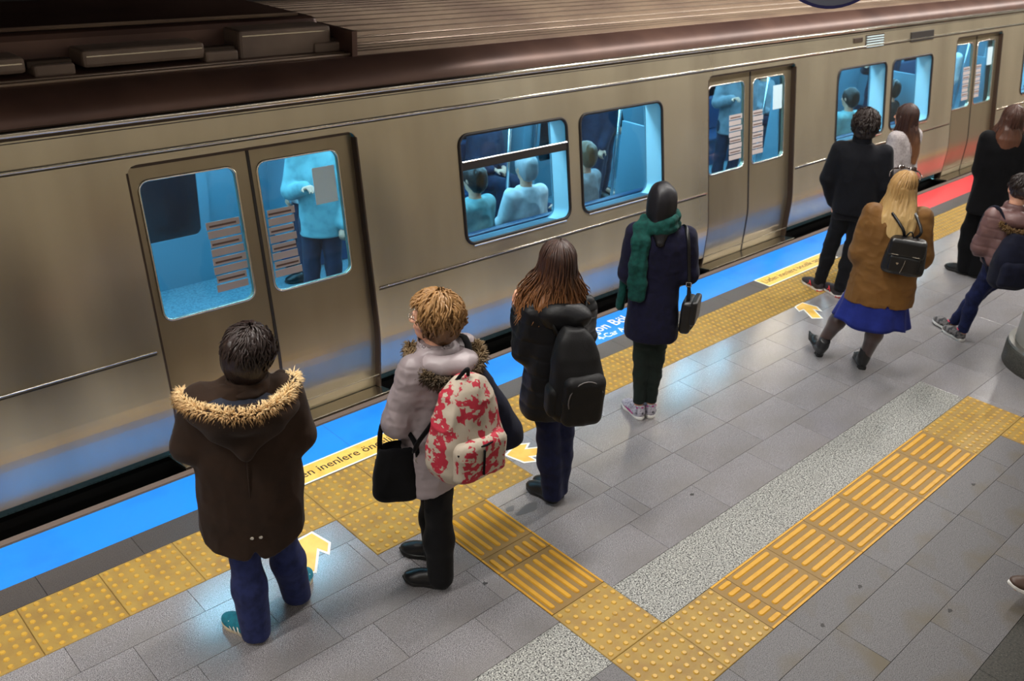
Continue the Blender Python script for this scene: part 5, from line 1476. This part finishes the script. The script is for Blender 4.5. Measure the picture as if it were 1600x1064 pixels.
hr = sculpt('hair', hb, .007, HAIR8, p.root, [folds(.008, (24, 24, 5), 221)])
strands('hair_locks', HAIR8, hr, hair_paths(c_, 26, 260, -.27, .14, .09, 28, 1.02, 120, .010), .0055)

# ---- woman in the mauve jacket, leaning ------------------------------------------------
p = Person(4.72, .50, -72.64, 'woman in a mauve padded jacket and blue jeans at the right edge', 1.5)
p.body(dict(hip=(.17, -.02, .70), chest=(.15, -.01, 1.02), head=(.125, .02, 1.355), shL=(.005, -.07, 1.115), shR=(.27, .06, 1.12),
            elL=(-.030, -.07, .85), elR=(.26, .14, .88), wrL=(.03, .12, .845), wrR=(.13, .2, .88), hiL=(.12, -.03, .70), hiR=(.21, .02, .70),
            knL=(.035, -.03, .40), knR=(.055, .08, .40), anL=(.025, -.045, .08), anR=(-.07, .085, .085), fyL=50, fyR=50), 30, 25, 0, .98)
p.trousers(DENIM, .92, .095, .9, [folds(.006, (12, 12, 18), 231)])
PINK = pbr('pink_lining', rgb(220,60,90), rough=.6); GREYM = pbr('grey_black_mesh', rgb(120,116,116), rough=.6, noise=(26, rgb(52,50,52), .45, .55))
for at, yw, pt in (((.050, -.070, 0), 48, 0), ((-.045, .065, .0), 50, 4)):
    so = shoe('sneaker', p.root, at, yw, (GREYM, SOLE_W, PINK), .245, 1.0, pitch=pt)
    MB().tube([(.034*math.sin(a), .05 - .034*math.cos(a), .098) for a in np.linspace(-2.4, 2.4, 11)], .006, 6).obj('collar_lining', PINK, so, smooth=True)
MAUVE = pbr('mauve_nylon', rgb(110,80,78), rough=.5, noise=(7, rgb(92,66,66), .4, .7), bump=(50, .12))
rows = [(.66, .165, -.02, .160, .125), (.76, .165, -.01, .172, .135), (.90, .155, 0, .170, .132), (1.03, .15, 0, .172, .126), (1.11, .145, 0, .160, .11), (1.17, .14, 0, .11, .09), (1.21, .135, .005, .085, .08)]
mj = coat(p, 'padded_jacket', rows, MAUVE, (.078, .072, .054), .72, [quilt(.007, .08, .0), folds(.006, (12, 12, 12), 241)])
hd = Sdf(); hd.ell((.17, -.09, 1.13), (.14, .085, .075), .03); hd.ell((.15, -.02, 1.21), (.10, .08, .05), .02, 's'); hd.loft([(1.15, .13, .0, .092, .09), (1.235, .13, .01, .08, .076)], .02)
sculpt('hood', hd, .007, MAUVE, mj, [folds(.008, (9, 9, 12), 251)])
fur('fur_trim', hairmat('brown_fur', rgb(122,92,50), rgb(76,56,32), 1.0, 1.15, .7), mj, spline([(.06, -.15, 1.10), (.15, -.19, 1.06), (.26, -.17, 1.07), (.33, -.10, 1.12)], 20), .014, 500, .028, 33)
HAIR9 = hairmat('black_brown_hair', rgb(36,26,24), rgb(26,19,18), 1.25, 1.45, .4)
c_ = (.125, .02, 1.355)
hb = Sdf(); hb.frame(c_, 25, 0); hb.ell((0, -.018, .018), (.086, .106, .100), .02); hb.ell((0, -.125, .0), (.042, .040, .042), .03); hb.ell((0, .088, -.045), (.074, .064, .09), .02, 's'); hb.frame()
hr = sculpt('hair', hb, .006, HAIR9, p.root, [folds(.005, (30, 30, 10), 261)])
strands('hair_locks', HAIR9, hr, cap_paths(c_, 25, 160, 35, .98, 1.9, thick=.006, lift=.010, face=66), .005)
base = (.225, -.20, .60)
bp = p.bag('backpack', base, 'big navy backpack on the mauve jacket at the right edge', 'backpack')
sd = Sdf(); sd.loft([(.0, 0, 0, .11, .075), (.04, 0, 0, .145, .10), (.25, 0, .0, .150, .105), (.38, 0, .015, .12, .08), (.45, .0, .03, .07, .05)], .03, 'u', 25, 2.7)
sculpt('pack_body', sd, .008, NAVY, bp, [folds(.007, (8, 8, 8), 271)])
sd = Sdf(); sd.frame(tuple(-rot2((0, .085, 0), 25) + (0, 0, .14)), 25); sd.rbox((0, 0, 0), (.115, .05, .11), .045, .02); sculpt('front_pocket', sd, .008, NAVY, bp, [folds(.006, (9, 9, 9), 272)])
for e in (-1, 1):
    fw = rot2((0, 1, 0), 25); rt = rot2((1, 0, 0), 25)
    MB().tube(spline([rt*e*.06 + fw*.06 + np.array((0, 0, .42)), rt*e*.10 + fw*.13 + np.array((-.05, 0, .60)), rt*e*.12 + fw*.30 + np.array((-.05, 0, .52)), rt*e*.15 + fw*.28 + np.array((-.04, 0, .30)), rt*e*.12 + fw*.08 + np.array((0, 0, .08))], 18), [(.005, .017)]*18, 8, flat=tuple(rt)).obj('strap', NAVY, bp, smooth=True)

# ---- passer-by whose shoe tip enters at the lower right -----------------------------------
p = Person(1.73, -1.257, 40, 'passer-by at the lower right with only a brown shoe tip in view')
p.body(dict(hip=(.10, -.10, .86), chest=(.12, -.12, 1.22), head=(.12, -.10, 1.55), shL=(-.05, -.12, 1.36), shR=(.29, -.12, 1.36), elL=(-.08, -.16, 1.08), elR=(.32, -.10, 1.08),
            wrL=(-.07, -.02, .86), wrR=(.31, .06, .88), hiL=(.03, -.10, .86), hiR=(.19, -.12, .86), knL=(.02, -.02, .46), knR=(.19, -.22, .46), anL=(.0, .02, .12), anR=(.19, -.42, .11)), 0, 0, 0, 1.0, h=.008)
p.trousers(cloth('grey_trousers', rgb(40,40,44), rgb(28,28,32)), 1.0, .10, 1.05, h=.009)
coat(p, 'jacket', [(.78, .1, -.1, .17, .13), (1.0, .11, -.11, .17, .13), (1.25, .12, -.12, .18, .125), (1.37, .12, -.12, .12, .09), (1.42, .12, -.12, .085, .08)], BLACK, hem=.82, h=.009, disp=[folds(.006, (8, 8, 6), 281)])
hb = Sdf(); hb.frame((.12, -.10, 1.55)); hb.ell((0, -.02, .02), (.095, .108, .10), .02); hb.ell((0, .09, -.045), (.07, .062, .085), .02, 's'); hb.frame()
sculpt('hair', hb, .008, HAIR1, p.root, [folds(.008, (20, 20, 12), 291)])
BRS = pbr('brown_shoe_leather', rgb(74,54,44), rough=.5)
so = shoe('sneaker', p.root, (.0, -.03, .03), 4, (BRS, SOLE_W, REDS), .28, 1.05, pitch=14)
shoe('sneaker', p.root, (.19, -.48, .0), -4, (BRS, SOLE_W, REDS), .28, 1.05)
MB().tube([(-.044, .10, .028), (-.046, .16, .030), (-.036, .225, .036)], .006, 6).obj('side_stripe', REDS, so, smooth=True)

# ---- passengers inside the train -------------------------------------------------------
PASS = dict(
    teal=cloth('teal_jacket', rgb(120,168,172), rgb(96,140,146)), navy=cloth('navy_jacket', rgb(34,44,66), rgb(24,32,50)), grey=cloth('grey_jacket', rgb(128,134,140), rgb(104,110,116)),
    white=cloth('white_shirt', rgb(206,210,212), rgb(180,186,190)), dark=cloth('dark_jacket', rgb(30,32,38), rgb(22,24,28)))
def sitter(x, y, z, yaw, top, bottom, hairm, label, group=None):
    e = empty('person', (x, y, z), math.radians(yaw), label=label, cat='person')
    sd = Sdf()
    sd.loft([(-.02, 0, 0, .12, .09), (.3, 0, .0, .12, .09), (.52, 0, .0, .11, .07)], .03)
    sd.rc((0, 0, .52), (0, .015, .66), .055, .048, .02); head(sd, (0, .03, .73), 0, -8)
    for s_ in (-1, 1):
        sd.chain([(s_*.15, 0, .50), (s_*.19, .04, .25), (s_*.07, .24, .20)], [.05, .04, .026], .02)
        hand(sd, (s_*.07, .25, .20), (-s_*.6, .6, -.1), (0, 0, -1), -s_, .95)
        sd.chain([(s_*.08, .03, .06), (s_*.10, .42, .08), (s_*.10, .44, -.36)], [.075, .055, .035], .03)
    sculpt('body', sd, .011, SKIN, e)
    sd = Sdf(); sd.loft([(-.02, 0, 0, .17, .13), (.15, 0, .01, .165, .14), (.35, 0, 0, .175, .125), (.5, 0, 0, .15, .10), (.57, 0, .0, .085, .075)], .03)
    for s_ in (-1, 1): sd.chain([(s_*.15, 0, .50), (s_*.20, .04, .25), (s_*.10, .22, .20)], [.075, .065, .048], .04)
    sculpt('jacket', sd, .011, top, e, [folds(.007, (9, 9, 8), 5)])
    sd = Sdf()
    for s_ in (-1, 1): sd.chain([(s_*.08, .03, .06), (s_*.10, .42, .08), (s_*.10, .44, -.32)], [.09, .07, .058], .03)
    sculpt('trousers', sd, .012, bottom, e, [folds(.006, (10, 10, 10), 6)])
    hb = Sdf(); hb.frame((0, .03, .73), 0, -8); hb.ell((0, -.018, .020), (.090, .108, .100), .02); hb.ell((0, -.05, -.05), (.08, .06, .07), .04); hb.ell((0, .09, -.045), (.068, .062, .09), .02, 's'); hb.frame()
    sculpt('hair', hb, .010, hairm, e, [folds(.006, (24, 24, 12), 7)])
    for s_ in (-1, 1):
        shoe('shoe', e, (s_*.10, .39, -.43), 0, (BLACKL, SOLE_B, SOLE_B), .25, 1.0, 'shoe', laces=False)
    return e
def copy_tree(o, parent=None):
    c = o.copy(); COL.objects.link(c); c.parent = parent
    for ch in o.children: copy_tree(ch, c)
    return c
def put(o, x, y, z, yaw, label, mats=None):
    o.location = (x, y, z); o.rotation_euler.z = math.radians(yaw); o['label'] = label
    if mats:
        for ch in o.children:
            n = ch.name.split('.')[0]
            if n in mats:
                ch.material_slots[0].link = 'OBJECT'; ch.material_slots[0].material = mats[n]
    return o
WHITEH = hairmat('white_hair', rgb(160,160,162), rgb(130,130,134), .6, .8)
YF, YN, ZS = 2.80 + 2.37, 2.80 + .66, .44
a = sitter(1.72, YN, ZS, 8, PASS['teal'], PASS['navy'], HAIR1, 'teal-jacketed passenger with back to the barred first window, on its left')
SEATED = [(2.30, YN, -6, 'white', WHITEH, 'white-haired passenger with back to the barred first window, on its right'), (3.05, YN, 12, 'grey', HAIR2, 'grey-jacketed passenger with back to the second window'),
      (3.35, YF, 180, 'navy', HAIR1, 'navy-jacketed passenger on the far bench seen through the barred first window'),
      (7.25, YN, 5, 'dark', HAIR1, 'dark-jacketed passenger with back to the third window, on its left'), (7.85, YN, -8, 'teal', HAIR5, 'teal-jacketed passenger with back to the third window, on its right'),
      (8.95, YN, 6, 'dark', HAIR1, 'dark-jacketed passenger with back to the fourth window'), (8.6, YF, 176, 'grey', HAIR5, 'grey-jacketed passenger on the far bench behind the third window')]
for x, y, yw, tp, hm, lb in SEATED:
    put(copy_tree(a), x, y, ZS, yw, lb, dict(jacket=PASS[tp], hair=hm))
# standing passengers by the doors
def stander(x, y, yaw, top, bottom, hairm, label):
    p = Person(x, y, yaw, label); p.root.location.z = .01
    p.body(dict(hip=(0, 0, .86), chest=(0, 0, 1.22), head=(0, .03, 1.55), shL=(-.165, 0, 1.36), shR=(.165, 0, 1.36), elL=(-.2, 0, 1.08), elR=(.22, .05, 1.12), wrL=(-.17, .1, .86), wrR=(.12, .25, 1.2),
                hiL=(-.08, 0, .86), hiR=(.08, 0, .86), knL=(-.085, .01, .47), knR=(.085, .01, .47), anL=(-.09, 0, .08), anR=(.09, 0, .08)), 0, 0, 0, 1.0, h=.010)
    p.trousers(bottom, 1, .05, 1.0, h=.011)
    coat(p, 'jacket', [(.70, 0, 0, .17, .13), (1.0, 0, 0, .165, .13), (1.25, 0, 0, .178, .125), (1.37, 0, 0, .12, .09), (1.42, 0, 0, .085, .08)], top, hem=.75, h=.011, disp=[folds(.006, (8, 8, 6), 301)])
    hb = Sdf(); hb.frame((0, .03, 1.55)); hb.ell((0, -.02, .02), (.095, .108, .10), .02); hb.ell((0, -.05, -.05), (.08, .06, .07), .04); hb.ell((0, .09, -.045), (.07, .062, .085), .02, 's'); hb.frame()
    sculpt('hair', hb, .010, hairm, p.root, [folds(.007, (22, 22, 12), 302)])
    for s_ in (-1, 1): shoe('shoe', p.root, (s_*.09, -.05, 0), -s_*10, (BLACKL, SOLE_B, SOLE_B), .25, 1.0, 'shoe', laces=False)
    return p.root
b = stander(.62, 2.80 + 1.25, 150, PASS['teal'], PASS['navy'], HAIR5, 'teal-jacketed passenger standing just inside the first door')
STANDING = [(.98, 4.9, 60, 'white', HAIR1, 'white-shirted passenger standing deep inside the first door'), (4.35, 4.55, 110, 'navy', HAIR1, 'navy-jacketed passenger standing inside, seen through the second window'),
    (5.1, 5.0, 200, 'dark', HAIR5, 'dark-jacketed passenger by the far door, seen through the second window'), (6.45, 4.2, 140, 'grey', HAIR1, 'grey-jacketed passenger standing inside the second door'),
    (10.3, 4.3, 90, 'navy', HAIR5, 'navy-jacketed passenger standing inside, seen through the fourth window'), (11.15, 3.75, 70, 'white', HAIR1, 'white-shirted passenger standing just inside the third door')]
for x, y, yw, tp, hm, lb in STANDING:
    put(copy_tree(b), x, y, .01, yw, lb, dict(jacket=PASS[tp], hair=hm))
